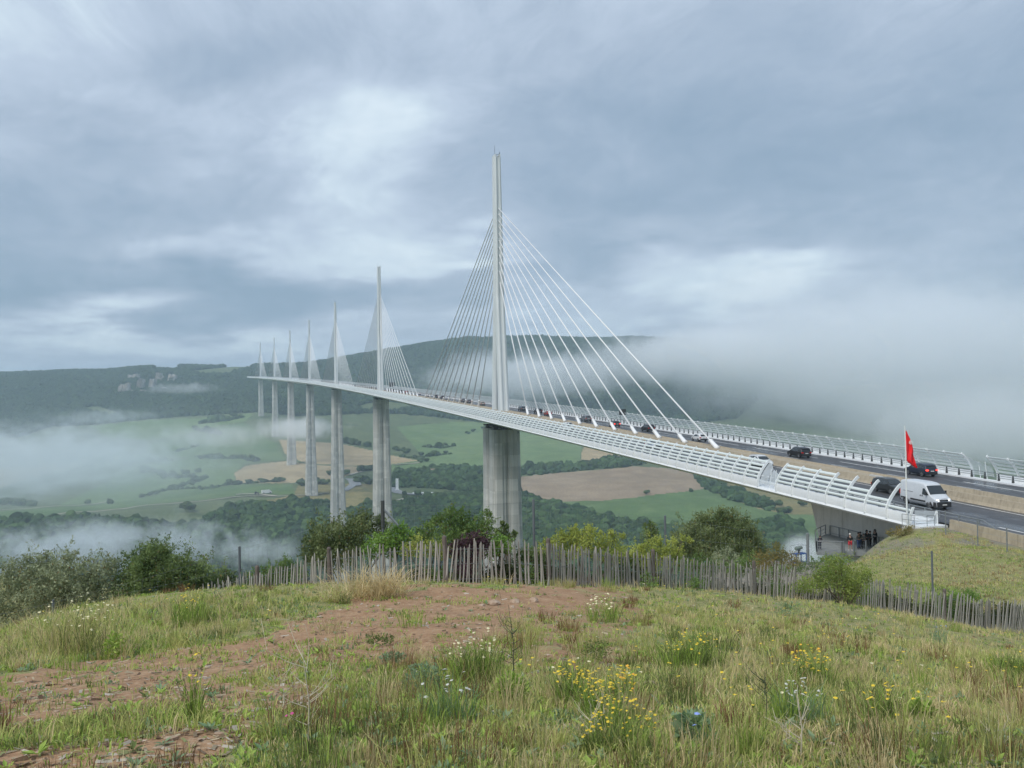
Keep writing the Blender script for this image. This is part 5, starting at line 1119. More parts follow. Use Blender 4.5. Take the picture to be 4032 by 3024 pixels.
# ------------------------------------------------------------ tall mesh fence on grey steel posts behind it
M_spost = mat('dull_steel_post', (.12, .135, .15), rough=.6, var=.15, vs=3)
mf = empty('mesh_fence', gat(1499, 26.2), label='tall thin wire mesh fence on grey steel posts behind the paling fence', cat='fence'); mo = np.array(mf.location); prev = None; bw = MB()
for (u, vt, d) in ((-120, 2420, 27.5), (200, 2362, 27), (934, 2152, 29.2), (1499, 1974, 26.0), (2092, 1966, 27.5), (2608, 2030, 31), (3653, 2170, 37.5), (4250, 2330, 41)):
    g = gat(u, d); tp_ = at(u, vt, d); b = MB(); b.tube([g-mo-[0, 0, .2], [g[0]-mo[0], g[1]-mo[1], tp_[2]-mo[2]]], .04, 8); b.obj('post', M_spost, mf)
    if u == 1499:
        b = MB(); T_ = np.array([g[0]-mo[0], g[1]-mo[1], tp_[2]-mo[2]-.2]); b.tube([T_, T_+np.array([RX[0]*1.1, RX[1]*1.1, -1.25])], .035, 6); b.tube([T_+[0, 0, -1.2], T_+np.array([-RX[0]*.75, -RX[1]*.75, -2.2])], .035, 6); b.obj('brace', M_grey, mf)
        b = MB(); b.tube([T_+[0, 0, .2], T_+[0, 0, .95-.2]], .055, 8) if False else b.tube([T_+[0, 0, -.55], T_+[0, 0, .22]], .055, 8); b.obj('post_sleeve', M_dark, mf)
    cur = (g, tp_[2])
    if prev is not None:
        n = int(np.linalg.norm(g-prev[0])/.22); 
        for q in range(n):
            t = q/n; x = prev[0][:2]*(1-t)+g[:2]*t; z1 = prev[1]*(1-t)+cur[1]*t-.06-.08*math.sin(3.14*t); z0 = gz(x[0], x[1]); bw.tube([np.array([x[0], x[1], z0])-mo, np.array([x[0], x[1], z1])-mo], .0022, 3, False)
        for hf in (.2, .4, .6, .8, .99):
            pts = []
            for t in np.linspace(0, 1, 9): x = prev[0][:2]*(1-t)+g[:2]*t; z1 = prev[1]*(1-t)+cur[1]*t-.08*math.sin(3.14*t)-.05; z0 = gz(x[0], x[1]); pts.append(np.array([x[0], x[1], z0*(1-hf)+z1*hf])-mo)
            bw.tube(pts, .0035, 3, False)
    prev = cur
bw.obj('wire_mesh', M_grey, mf)

# ------------------------------------------------------------ shrubs
def f_leaf(T, vec, B):
    g = T.n('ShaderNodeAttribute', attribute_name='col'); return g.outputs[0]
def leafmat(name):
    m = mat(name, rough=.6, spec=.25, fn=f_leaf); nt = m.node_tree; B = nt.nodes['Principled BSDF']; o = nt.nodes['Material Output']; tl = nt.nodes.new('ShaderNodeBsdfTranslucent'); at_ = nt.nodes.new('ShaderNodeAttribute'); at_.attribute_name = 'col'; lnk(nt, at_.outputs[0], tl.inputs[0])
    mx = nt.nodes.new('ShaderNodeMixShader'); mx.inputs[0].default_value = .3; lnk(nt, B.outputs[0], mx.inputs[1]); lnk(nt, tl.outputs[0], mx.inputs[2]); lnk(nt, mx.outputs[0], o.inputs[0]); return m
M_leaf = leafmat('leaf'); M_bark = mat('bark', (.12, .095, .07), rough=.95, var=.3, vs=9)
KIN = {'grey': ((.17, .21, .11), (.40, .44, .27), .11, .03), 'dark': ((.08, .13, .04), (.25, .33, .12), .11, .03), 'mid': ((.09, .16, .045), (.22, .32, .09), .08, .03), 'bright': ((.12, .24, .045), (.27, .42, .09), .09, .045), 'olive': ((.085, .125, .045), (.27, .32, .14), .10, .03), 'lime': ((.16, .24, .055), (.36, .43, .11), .08, .03),
       'yel': ((.26, .32, .07), (.50, .54, .13), .075, .03), 'purple': ((.05, .022, .03), (.13, .075, .09), .085, .045), 'low': ((.028, .042, .018), (.085, .11, .04), .075, .03), 'ochre': ((.20, .20, .07), (.36, .27, .09), .075, .025)}
def shrub(name, label, lobes, d, kind, dens=1., cat='shrub', group=None, sc=1.8228, seed=1, ls=1., grow=1.2):
    rs = np.random.RandomState(seed*7+3); a, q, L_, Wd = KIN[kind]; L_ *= ls; Vs, Cs = [], []
    u0 = np.mean([l[0] for l in lobes])*sc; dd = d if d else fence_d(u0)+2.2; m = dd/F; g0 = gat(u0, dd)
    for (lu, lv, lr) in lobes:
        r = lr*grow*sc*m; c = at(lu*sc, lv*sc, dd)+np.array([FX[0], FX[1], 0])*rs.uniform(-.4, .4)*r; n = int(52*dens*max(r, .12)**2/(L_*L_))+40
        dv = rs.normal(size=(n, 3)); dv /= np.linalg.norm(dv, axis=1)[:, None]; rad = rs.rand(n)**.4; bump = 1+.28*np.sin(dv[:, 0]*5+lu)*np.cos(dv[:, 2]*6+lv)+.25*(fbm(dv[:, 0]*2.3+lu, dv[:, 2]*2.3+dv[:, 1]*1.9, 3)-.5)*2
        P_ = c+dv*(rad*bump*r)[:, None]*np.array([1, 1, .95])
        tw = rs.normal(size=(7, 3)); tw[:, 2] = np.abs(tw[:, 2])*1.2; tw /= np.linalg.norm(tw, axis=1)[:, None]; nt_ = int(n*(.2 if kind in ('yel', 'ochre', 'mid') else .12)); k_ = rs.randint(0, 7, nt_); ql = rs.uniform(.8, 1.0, nt_)+rs.rand(nt_)*(.25+.5*(k_/7.)); P_[:nt_] = c+tw[k_]*(ql*r)[:, None]+rs.normal(0, .07*r, (nt_, 3)); P_[:, 2] = np.maximum(P_[:, 2], g0[2]-.4+.0*P_[:, 2])
        ax = rs.normal(size=(n, 3))+dv*.6+[0, 0, .5]; ax /= np.linalg.norm(ax, axis=1)[:, None]; sd = np.cross(ax, rs.normal(size=(n, 3))); sd /= np.linalg.norm(sd, axis=1)[:, None]
        l = L_*rs.uniform(.5, 1.15, n)[:, None]; w_ = l*rs.uniform(.28, .5, n)[:, None]; t = rs.rand(n, 1)
        V = np.stack([P_-ax*l*.5, P_+sd*w_*.5, P_+ax*l*.5, P_-sd*w_*.5], 1); tone = np.clip(fbm(P_[:, 0]*2.4, P_[:, 2]*2.4+P_[:, 1], 2)[:, None]*1.3-.15+rs.normal(0, .16, (n, 1)), 0, 1)
        col = np.array(a)*(1-tone)+np.array(q)*tone; col[rs.rand(n) < .03] = (.22, .16, .06); Vs.append(V.reshape(-1, 3)); Cs.append(np.repeat(col, 4, 0))
    V = np.concatenate(Vs)-g0; n = len(V)//4; r_ = empty(name, g0, label=label, cat=cat, group=group); npmesh('foliage', V, [np.arange(n*4).reshape(n, 4)], M_leaf, r_, col=np.concatenate(Cs))
    b = MB()
    for (lu, lv, lr) in lobes[:8]:
        c = at(lu*sc, lv*sc, dd)-g0; s_ = np.array([rs.uniform(-.15, .15), rs.uniform(-.15, .15), -.1]); b.tube([s_, s_*.5+c*.5+rs.normal(0, .06, 3), c], [.035, .022, .008], 5)
    b.obj('branches', M_bark, r_); return r_
shrub('shrub', 'large grey-green loose shrub at the very left behind the grassy bank', [(30, 1285, 55), (90, 1270, 52), (150, 1275, 55), (205, 1280, 50), (60, 1235, 36), (150, 1230, 38), (205, 1235, 34), (100, 1200, 9), (165, 1196, 8), (60, 1208, 9), (-10, 1320, 55), (120, 1320, 50), (180, 1325, 45), (85, 1222, 13), (138, 1218, 14), (145, 1205, 8), (110, 1235, 20), (235, 1225, 16), (20, 1250, 22)], 29.5, 'grey', .8, seed=1)
shrub('shrub', 'dark green dense oak shrub, tallest of the bushes on the left', [(330, 1235, 50), (290, 1255, 45), (390, 1262, 52), (340, 1200, 26), (430, 1262, 36), (465, 1275, 38), (300, 1222, 30), (380, 1222, 26), (415, 1235, 24), (300, 1300, 45), (370, 1305, 45), (440, 1305, 35), (325, 1186, 14), (352, 1190, 12), (478, 1250, 18), (440, 1228, 12)], 30, 'dark', 1.15, seed=2)
shrub('shrub', 'low dull shrub with bare twigs between the oak shrub and the fence', [(500, 1272, 26), (520, 1290, 30), (485, 1295, 28), (540, 1270, 18)], 29.5, 'low', .9, seed=3)
shrub('shrub', 'light green shrub rising behind the left end of the fence', [(560, 1250, 20), (590, 1238, 20), (620, 1228, 18), (640, 1240, 24), (600, 1262, 26), (565, 1275, 24)], 27.6, 'mid', .9, seed=4)
shrub('shrub', 'grey-green rounded bush in front of the second pier foot', [(700, 1160, 34), (740, 1148, 34), (785, 1138, 30), (760, 1170, 42), (700, 1190, 36), (825, 1145, 24), (680, 1175, 26), (735, 1195, 36), (790, 1118, 12), (820, 1125, 10), (672, 1200, 22)], 26.8, 'olive', 1., seed=5)
shrub('shrub', 'bright green leafy bush behind the fence beside the braced steel post', [(855, 1160, 24), (825, 1172, 24), (880, 1158, 16), (800, 1188, 20), (845, 1185, 24), (868, 1143, 12)], 26.0, 'bright', 1., seed=6)
shrub('shrub', 'olive green upright bush in front of the tall nearest pier', [(975, 1135, 30), (925, 1152, 20), (1000, 1118, 14), (1048, 1128, 18), (1040, 1150, 26), (975, 1165, 34), (1020, 1160, 28), (972, 1108, 11), (940, 1128, 9), (905, 1170, 20), (1052, 1108, 8), (925, 1135, 8), (950, 1118, 9), (1010, 1135, 14)], 26.4, 'mid', 1., seed=7)
shrub('shrub', 'small dark evergreen with a pointed leader at the right edge of the nearest pier', [(1088, 1150, 12), (1092, 1138, 6), (1085, 1130, 4), (1075, 1165, 16), (1102, 1160, 10), (1112, 1152, 5)], 26, 'dark', 1., seed=8)
shrub('shrub', 'yellowish green low shrub left of the purple leaved bush', [(910, 1185, 20), (940, 1188, 20), (880, 1190, 16), (960, 1195, 16)], 25.6, 'yel', .8, seed=9)
shrub('shrub', 'purple leaved bush behind the middle of the fence', [(1020, 1172, 18), (1000, 1178, 16), (1045, 1172, 15), (985, 1190, 16), (1030, 1190, 22), (1010, 1225, 24)], 25.0, 'purple', 1.2, seed=10)
shrub('shrub', 'bright yellow-green shrub just right of the purple leaved bush', [(1080, 1172, 18), (1072, 1188, 16), (1095, 1185, 14), (1060, 1195, 14)], 25.0, 'bright', 1., seed=11)
shrub('shrub', 'sprawling yellow-green shrub with arching sprays above the fence centre', [(1210, 1172, 18), (1240, 1160, 18), (1270, 1158, 16), (1300, 1168, 18), (1190, 1180, 12), (1330, 1165, 10), (1345, 1158, 7), (1180, 1170, 7), (1255, 1180, 22), (1215, 1158, 9), (1275, 1142, 8), (1240, 1148, 9), (1320, 1152, 7), (1225, 1195, 22), (1290, 1190, 22), (1330, 1190, 18), (1170, 1195, 16)], 27.2, 'yel', 1.0, seed=12)
shrub('shrub', 'yellow-green vine-like shrub climbing over the fence', [(1380, 1195, 18), (1410, 1185, 20), (1440, 1188, 16), (1360, 1205, 14), (1400, 1215, 24), (1455, 1170, 8), (1475, 1162, 7), (1420, 1170, 9), (1345, 1200, 10), (1395, 1240, 24), (1410, 1265, 20), (1490, 1168, 6), (1435, 1205, 20), (1465, 1195, 14)], 28.6, 'yel', 1.0, seed=13)
shrub('small_tree', 'small dark green tree seen just left of the large rounded tree', [(1405, 1145, 13), (1400, 1160, 16), (1412, 1160, 14), (1406, 1132, 7)], 44, 'dark', 1., 'tree', seed=14, ls=1.3)
shrub('large_bush_tree', 'large rounded grey-green tree standing beyond the fence near the bridge end', [(1540, 1158, 46), (1500, 1165, 36), (1590, 1160, 42), (1618, 1182, 30), (1540, 1132, 26), (1575, 1128, 24), (1605, 1138, 20), (1475, 1160, 20), (1560, 1190, 50), (1490, 1192, 34), (1640, 1190, 18), (1475, 1180, 20), (1515, 1120, 14), (1560, 1112, 12), (1625, 1155, 14)], 42, 'olive', 1.1, 'tree', seed=15, ls=1.15)
shrub('shrub', 'dark green shrub between the olive bush and the sprawling yellow-green shrub', [(1135, 1198, 16), (1155, 1205, 18), (1120, 1212, 18), (1172, 1212, 16)], 26.5, 'dark', 1., seed=24)
shrub('shrub', 'mid green shrub left of the vine-like shrub behind the fence', [(1335, 1200, 14), (1318, 1208, 16), (1350, 1212, 16)], 28.5, 'mid', .9, seed=25)
shrub('shrub', 'mid green low shrub under the large rounded grey-green tree', [(1500, 1222, 20), (1535, 1228, 20), (1465, 1220, 18), (1615, 1220, 18), (1590, 1232, 20)], 31, 'mid', .9, seed=26)
shrub('shrub', 'pale leaved small shrub in front of the large rounded tree', [(1570, 1205, 20), (1555, 1215, 18), (1590, 1215, 16), (1572, 1190, 8)], 33, 'grey', .8, seed=16)
shrub('shrub', 'ochre tinted shrub right of the large rounded tree', [(1672, 1195, 14), (1655, 1210, 18), (1690, 1205, 16), (1678, 1180, 8), (1715, 1212, 14), (1640, 1222, 18)], 33, 'ochre', .7, seed=17)
shrub('shrub', 'bright green shrub growing through the fence on the right', [(1830, 1250, 34), (1805, 1235, 26), (1852, 1262, 24), (1780, 1245, 22), (1835, 1285, 26), (1815, 1215, 16), (1868, 1240, 14), (1765, 1258, 20), (1735, 1265, 18)], 29.6, 'lime', .8, seed=18)
shrub('shrub', 'low green growth on the gravel ledge beyond the fence', [(1700, 1232, 16), (1730, 1228, 14), (1760, 1222, 14), (1790, 1215, 14), (1670, 1238, 16), (1640, 1245, 16)], 60, 'mid', .8, seed=21, ls=1.6)
shrub('shrub', 'small ochre shrub on the bank under the white deck end', [(1925, 1152, 8), (1940, 1150, 9), (1955, 1146, 9), (1968, 1143, 7)], 82, 'ochre', .8, seed=22, ls=2.2)
shrub('shrub', 'leafy green tops showing over the fence near the right steel post', [(2060, 1288, 11), (2095, 1284, 10), (2040, 1296, 12), (2110, 1292, 10), (2078, 1296, 12)], 36, 'bright', .8, seed=19)
shrub('shrub', 'green weeds growing through the fence pales below the vine-like shrub', [(1405, 1265, 18), (1420, 1280, 14), (1380, 1285, 16), (1500, 1262, 14), (1505, 1280, 14)], 26.3, 'mid', .7, seed=20)
for k, u in enumerate(list(np.arange(575, 1900, 46))+list(np.arange(1900, 2230, 46))):
    uf = u*1.8228; dd = fence_d(uf)+1.3+.8*_H[k, 3]; gp_ = gat(uf, dd); _, pv, _z = proj(gp_[None]); vb = float(pv[0])/1.8228; hpx = (27+17*_H[k, 9])*24/dd
    if 720 < u < 850: continue
    shrub('undergrowth_bush', ['dark low bush filling the gaps right behind the fence pales'][0], [(u, vb-hpx*.9, hpx*.75), (u+14, vb-hpx*1.2, hpx*.6), (u-14, vb-hpx*.7, hpx*.6), (u+6, vb-hpx*.35, hpx*.6)], dd, 'low' if k % 4 else 'mid', 1.3, 'bush', 'low bushes behind the fence', seed=30+k)

# ------------------------------------------------------------ grass
BERM = [(-400, 1290), (200, 1310), (420, 1295), (640, 1280), (705, 1290), (660, 1325), (560, 1350), (430, 1395), (260, 1425), (100, 1460), (-400, 1530)]
rs = np.random.RandomState(12)
def sample(n, r0, r1, mode, a0=-34, a1=34):
    a = np.radians(rs.uniform(a0, a1, n))
    if mode == 'inv': r = 1/rs.uniform(1/r1, 1/r0, n)
    elif mode == 'log': r = np.exp(rs.uniform(math.log(r0), math.log(r1), n))
    else: r = rs.uniform(r0, r1, n)
    x = CAM[0]+r*np.sin(a+YAW); y = CAM[1]+r*np.cos(a+YAW); return np.stack([x, y, terr(x, y)], -1), r
def blades(P_, n_per, h, spread, lean, wid, colA, colB, curl=.6):
    """arrays per clump -> blade vertices and colours"""
    k = np.repeat(np.arange(len(P_)), n_per); N = len(k); th = rs.rand(N)*6.283; rr = np.sqrt(rs.rand(N))*spread[k]; base = P_[k].copy(); base[:, 0] += np.cos(th)*rr; base[:, 1] += np.sin(th)*rr
    H = h[k]*rs.uniform(.45, 1.15, N); ph = th+rs.normal(0, .9, N); ln = lean[k]*rs.uniform(.2, 2.1, N); dx = np.stack([np.cos(ph), np.sin(ph), np.zeros(N)], -1)
    mid = base+dx*(ln*H*.38)[:, None]+np.array([0, 0, 1])*(H*.55)[:, None]; tip = base+dx*(ln*H*(.38+curl))[:, None]+np.array([0, 0, 1])*(H*np.clip(1-.25*ln, .3, 1))[:, None]
    a = rs.rand(N)*6.283; sd = np.stack([np.cos(a), np.sin(a), np.zeros(N)], -1)*(wid[k]*rs.uniform(.6, 1.3, N))[:, None]/2; base[:, 2] -= .02
    V = np.stack([base-sd, base+sd, mid+sd*.8, mid-sd*.8, tip], 1).reshape(-1, 3); t = rs.rand(N, 1); C = colA[k]*(1-t)+colB[k]*t; C = C*rs.uniform(.75, 1.25, (N, 1)); return V, np.repeat(C, 5, 0), N
def emit(name, parts, label=None, m=None, parent=None, **kw):
    V = np.concatenate([p[0] for p in parts]); C = np.concatenate([p[1] for p in parts]); N = len(V)//5; i = np.arange(N)*5
    if parent is not None: V = V-np.array(parent.location)
    o = npmesh(name, V, [np.stack([i, i+1, i+2, i+3], -1), np.stack([i+3, i+2, i+4], -1)], m or M_leaf, parent, col=C); return setp(o, label, **kw)
CO = dict(straw=((.52, .41, .20), (.74, .62, .36)), green=((.20, .32, .05), (.42, .54, .12)), olive=((.10, .14, .04), (.20, .25, .08)), blue=((.16, .26, .13), (.28, .38, .22)), red=((.20, .10, .05), (.34, .21, .11)), dryg=((.34, .37, .11), (.58, .57, .21)))
names_ = list(CO); CA = np.array([CO[k][0] for k in names_]); CB_ = np.array([CO[k][1] for k in names_])
def cover(P_, r, hs=1., keep=None):
    u, v, z = proj(P_); u = u/1.8228; v = v/1.8228; b = bare_mask(P_); berm = inpoly(u, v, BERM); n = len(P_); q = rs.rand(n)
    patch = fbm(P_[:, 0]/1.4+3, P_[:, 1]/1.4, 3); p2 = fbm(P_[:, 0]/.7+9, P_[:, 1]/.7+4, 3)
    ok = q < np.where(b > .9, .07+.3*(patch > .56), np.where(b > .4, .36, np.clip(1.5-2.2*(p2-.35), .25, .9))); right = np.clip((u-1100)/900, 0, 1)
    w_ = np.zeros((n, 6)); w_[:, 0] = .28+.8*right+.9*berm*(p2 > .45)+.3*(v < 1400)*right; w_[:, 1] = .75*(1-.55*right)+.6*(patch > .55); w_[:, 2] = .35+.3*(p2 > .5); w_[:, 3] = .22*(patch < .45)+.1; w_[:, 4] = .10+.25*(p2 < .38)*right; w_[:, 5] = 1.0+.4*right
    w_[b > .4, 0] *= .3; w_[b > .4, 1] += .5
    w_ = np.cumsum(w_, 1); w_ /= w_[:, -1:]; ty = (rs.rand(n, 1) > w_).sum(1); ty = np.minimum(ty, 5)
    h = np.array([.26, .12, .17, .10, .13, .20])[ty]*rs.uniform(.6, 1.5, n); h = h*np.where(b > .4, .36, .32)*np.where(berm, 2.5, 1)*(1+.5*right*(v < 1500))*hs; h *= (.2+1.6*patch)*np.clip(.45+.1*r, .6, 1)
    sp = np.array([.06, .09, .07, .08, .06, .09])[ty]*rs.uniform(.6, 1.6, n); ln = np.array([.35, .8, .45, .9, .5, .55])[ty]; wd = np.array([.0035, .006, .004, .008, .004, .0045])[ty]*(1+r*.09)
    return P_[ok], h[ok], sp[ok], ln[ok], wd[ok], CA[ty][ok], CB_[ty][ok]
parts = []
for (n, r0, r1, mode, nper, hs) in ((11000, 2.4, 9, 'inv', 17, .9), (12000, 5, 20, 'log', 13, 1.), (11000, 12, 38, 'lin', 9, 1.05)):
    P_, r = sample(n, r0, r1, mode); q = cover(P_, r, hs); parts.append(blades(q[0], nper, *q[1:]))
P_, r = sample(520, 2.8, 26, 'log'); b_ = bare_mask(P_); k_ = (b_ < .9) | (rs.rand(len(P_)) < .18); P_ = P_[k_]; r = r[k_]; n = len(P_); ty = rs.choice([1, 2, 0, 4, 5, 5], n)
parts.append(blades(P_, 70, rs.uniform(.10, .30, n), rs.uniform(.07, .2, n), rs.uniform(.15, .45, n), .0026*(1+r*.09), CA[ty]*.8, CB_[ty]*.9))
emit('grass', parts, kind='stuff')
# grassy slope towards the road beyond the fence
P_, r = sample(15000, 36, 95, 'lin', 4, 33); m_ = (P_[:, 0] > -46) & (P_[:, 0] < -14.6); P_ = P_[m_]; n = len(P_); ty = np.where(fbm(P_[:, 0]/5, P_[:, 1]/5)+rs.normal(0, .1, n)-.12*sstep(P_[:, 1], -55, -35) > .44, np.where(rs.rand(n) < .6, 1, 2), np.where(rs.rand(n) < .45, 5, np.where(rs.rand(n) < .5, 4, 0))); r = r[m_]
led = (P_[:, 0] > -33) & (P_[:, 1] > -25) ; P_ = P_[~led]; ty = ty[~led]; r = r[~led]; n = len(P_)
emit('slope_grass', [blades(P_, 8, rs.uniform(.05, .26, n)*(.5+fbm(P_[:, 0]/2, P_[:, 1]/2)), rs.uniform(.1, .4, n), np.full(n, .7), np.full(n, .024), CA[ty], CB_[ty])], kind='stuff')
# grass tufts to hide the fence foot, tall dry grass on the left bank and by the fence
P_ = []; 
for t in np.arange(0, seg[-1], .06):
    u, v, z = proj(falong(t)[None]); uu = u[0]/1.8228; w_ = 1. if (uu > 1290 or uu < 720) else .25
    if rs.rand() < w_: p = falong(t); o = FX*rs.uniform(-1.1, .5)+RX*rs.uniform(-.1, .1); P_.append([p[0]+o[0], p[1]+o[1], 0])
P_ = np.array(P_); P_[:, 2] = terr(P_[:, 0], P_[:, 1]); n = len(P_); ty = np.where(rs.rand(n) < .5, 0, np.where(rs.rand(n) < .5, 5, 1))
emit('tall_grass', [blades(P_, 12, rs.uniform(.10, .36, n), np.full(n, .12), np.full(n, .5), np.full(n, .010), CA[ty], CB_[ty])], kind='stuff')
def tussock(u, v, w_px, h, n, col, label, name='grass_tussock', lean=.5, wid=.008, cat='grass tuft', group=None):
    """one clump of grass rooted where the picture position meets the ground"""
    d = groundd(u, v); g = gat(u, d); r = w_px/F*d/2; N = max(2, int(n/10)); a = rs.rand(N)*6.28; q = np.sqrt(rs.rand(N))*r; P_ = np.c_[g[0]+np.cos(a)*q, g[1]+np.sin(a)*q*.7, np.full(N, g[2])]
    root = empty(name, g, label=label, cat=cat, group=group); ii_ = [names_.index(c) for c in col]; ty = rs.choice(ii_, N)
    emit('stems', [blades(P_, 10, np.full(N, h), np.full(N, r*.35), np.full(N, lean), np.full(N, wid), CA[ty], CB_[ty])], parent=root); return root, d
def groundd(u, v):
    ds = np.exp(np.linspace(math.log(2.2), math.log(60), 260)); P_ = np.array([at(u, v, d) for d in ds]); zt = terr(P_[:, 0], P_[:, 1], False); k = np.argmax(zt > P_[:, 2]); return float(ds[k])
tussock(1450, 2345, 230, .66, 600, ['straw'], 'big heap of pale dry grass leaning on the fence', lean=1.0, wid=.012, name='dry_grass_heap')
tussock(1300, 2375, 120, .35, 160, ['straw', 'dryg'], 'flattened dry grass at the foot of the fence left of the pale heap', lean=1.2, wid=.012)
# flowering plants
M_yel = mat('yellow_petals', (.72, .52, .03), rough=.6); M_org = mat('orange_petals', (.75, .40, .03), rough=.6); M_cream = mat('cream_petals', (.74, .68, .42), rough=.6); M_whp = mat('white_petals', (.55, .55, .50), rough=.6); M_pink = mat('pink_petals', (.62, .06, .30), rough=.6); M_blue_p = mat('blue_petals', (.25, .34, .75), rough=.6)
def flowers(u, v, w_px, h, ns, nf, m, label, cols=('green', 'olive'), fs=.011, name='wildflower', lean=.4, cat='flower', m2=None):
    root, d = tussock(u, v, w_px, h, ns, cols, label, name, lean, .0032*(1+d_scale(u, v)), cat); g = np.array(root.location); r = w_px/F*d/2; heads = {}
    for q in range(nf):
        a = rs.rand()*6.28; rr = math.sqrt(rs.rand())*r*1.05; hh = h*rs.uniform(.62, 1.12)*(1-.25*(rr/r)**2); c = np.array([math.cos(a)*rr, math.sin(a)*rr*.7, hh]); tl = rs.rand(3)-.5; tl[2] = 1; tl /= np.linalg.norm(tl)
        x = np.cross(tl, [1, 0, 0]); x /= np.linalg.norm(x); y = np.cross(tl, x); s_ = fs*rs.uniform(.7, 1.3); key = 1 if (m2 and rs.rand() < .3) else 0; b = heads.setdefault(key, MB())
        V = [c+tl*s_*.35]+[c+(x*math.cos(t)+y*math.sin(t))*s_*(1 if k % 2 else .72) for k, t in enumerate(np.linspace(0, 6.283, 11)[:-1])]; b.add(V, [(0, 1+k, 1+(k+1) % 10) for k in range(10)]+[tuple(range(10, 0, -1))])
    for key, b in heads.items(): b.obj('flower_heads', m2 if key else m, root)
    return root
def d_scale(u, v): return groundd(u, v)*.09
FL = [
 (2240, 2790, 150, .27, 260, 46, M_yel, 'yellow flowered clump in the middle foreground, the one farthest left of its patch', .0105), (2330, 2830, 130, .24, 200, 38, M_yel, 'yellow flowered clump next right of the farthest left one of its patch', .0105),
 (2420, 2790, 150, .24, 200, 44, M_yel, 'orange and yellow flowered clump at the back right of the foreground patch', .0105), (2400, 2920, 170, .25, 240, 50, M_yel, 'yellow flowered clump near the front of the central foreground patch', .0085), (2330, 3005, 150, .22, 200, 34, M_yel, 'yellow flowered clump at the bottom edge of the photo, below the central patch', .0075), (2490, 2990, 140, .22, 180, 34, M_yel, 'yellow flowered clump at the bottom edge, right of its twin', .0075),
 (1850, 2700, 190, .42, 420, 44, M_cream, 'cream flowered bushy plant left of the tall thin weed', .012), (2350, 2450, 110, .42, 160, 30, M_cream, 'small cream flowered plant near the back of the meadow', .02), (1740, 2860, 190, .28, 260, 14, M_whp, 'white daisy clump in the lower middle foreground', .013),
 (2690, 2640, 230, .36, 620, 56, M_yel, 'rounded bushy plant dotted with yellow flowers right of the meadow centre', .012), (3150, 2710, 190, .32, 420, 60, M_yel, 'orange and yellow flowered bush in the right foreground', .012), (3960, 2650, 220, .26, 520, 14, M_yel, 'low dense green plant with few yellow flowers at the right edge', .013), (3450, 2870, 150, .24, 220, 18, M_yel, 'sparse yellow flowered plant in the right foreground grass', .010),
 (3120, 2850, 200, .24, 260, 22, M_whp, 'white daisy clump in the right foreground', .010), (290, 2590, 300, .75, 520, 64, M_cream, 'wide stand of cream daisies on the left bank', .018), (740, 2470, 120, .6, 220, 26, M_yel, 'yellow flowers on the left bank nearer the fence', .018), (757, 2830, 60, .34, 80, 9, M_yel, 'single yellow flower spray standing in the bare earth on the left', .012), (1100, 2940, 90, .16, 90, 3, M_pink, 'small pink flowers in the grass at the lower left centre', .010), (2735, 2960, 90, .2, 90, 3, M_blue_p, 'pale blue flowers low in the grass at the bottom', .012), (3680, 2540, 60, .5, 60, 4, M_blue_p, 'pale lilac chicory flowers on stalks in the right meadow', .018)]
for (u, v, w_, h, ns, nf, m, lb, fs) in FL:
    cols = ('green', 'olive') if m in (M_yel, M_cream) else ('blue', 'green')
    if u == 290: cols = ('straw', 'olive', 'dryg')
    flowers(u, v, w_, h, ns, nf, m, lb, cols, fs, m2=M_org if u in (2420, 3150) else None)
def leafy(u, v, w_px, h, n, kind, label, ll=.05):
    d = groundd(u, v); g = gat(u, d); r = w_px/F*d/2; root = empty('leafy_weed', g, label=label, cat='weed'); dv = rs.normal(size=(n, 3)); dv /= np.linalg.norm(dv, axis=1)[:, None]; P_ = dv*(rs.rand(n)**.4)[:, None]*[r, r*.7, h*.55]+[0, 0, h*.5]
    ax = dv*[1, 1, .5]+rs.normal(size=(n, 3))*.5+[0, 0, .4]; ax /= np.linalg.norm(ax, axis=1)[:, None]; sd = np.cross(ax, rs.normal(size=(n, 3))); sd /= np.linalg.norm(sd, axis=1)[:, None]; l = (ll*rs.uniform(.5, 1.2, n))[:, None]; V = np.stack([P_-ax*l*.5, P_+sd*l*.2, P_+ax*l*.5, P_-sd*l*.2], 1).reshape(-1, 3)
    t = rs.rand(n, 1); a, q = np.array(CO[kind][0]), np.array(CO[kind][1]); C = (a*(1-t)+q*t)*1.0; npmesh('leaves', V, [np.arange(n*4).reshape(n, 4)], M_leaf, root, col=np.repeat(C, 4, 0))
for q in [(1990, 2790, 150, .20, 700, 'green', 'bright green ferny weed right of the cream flowered plant', .035), (1650, 2730, 170, .20, 800, 'blue', 'blue-green feathery weed left of the cream flowered plant', .03), (2700, 2940, 140, .15, 240, 'blue', 'broad leaved blue-green weed in the lower right centre', .08), (1480, 2540, 120, .12, 300, 'olive', 'low dark tuft at the edge of the bare earth', .04), (3600, 2870, 120, .16, 300, 'green', 'small bright green weed in the dry right foreground', .05), (2330, 2600, 130, .2, 500, 'olive', 'dark olive bushy weed near the centre of the meadow', .03), (1530, 2610, 110, .1, 300, 'blue', 'pale blue-green low weed on the edge of the bare strip', .04), (440, 2590, 90, .3, 260, 'green', 'dark green weed at the edge of the left bank', .06), (3080, 2420, 130, .3, 400, 'blue', 'blue-green shrubby weed in front of the fence on the right', .05)]: leafy(*q)
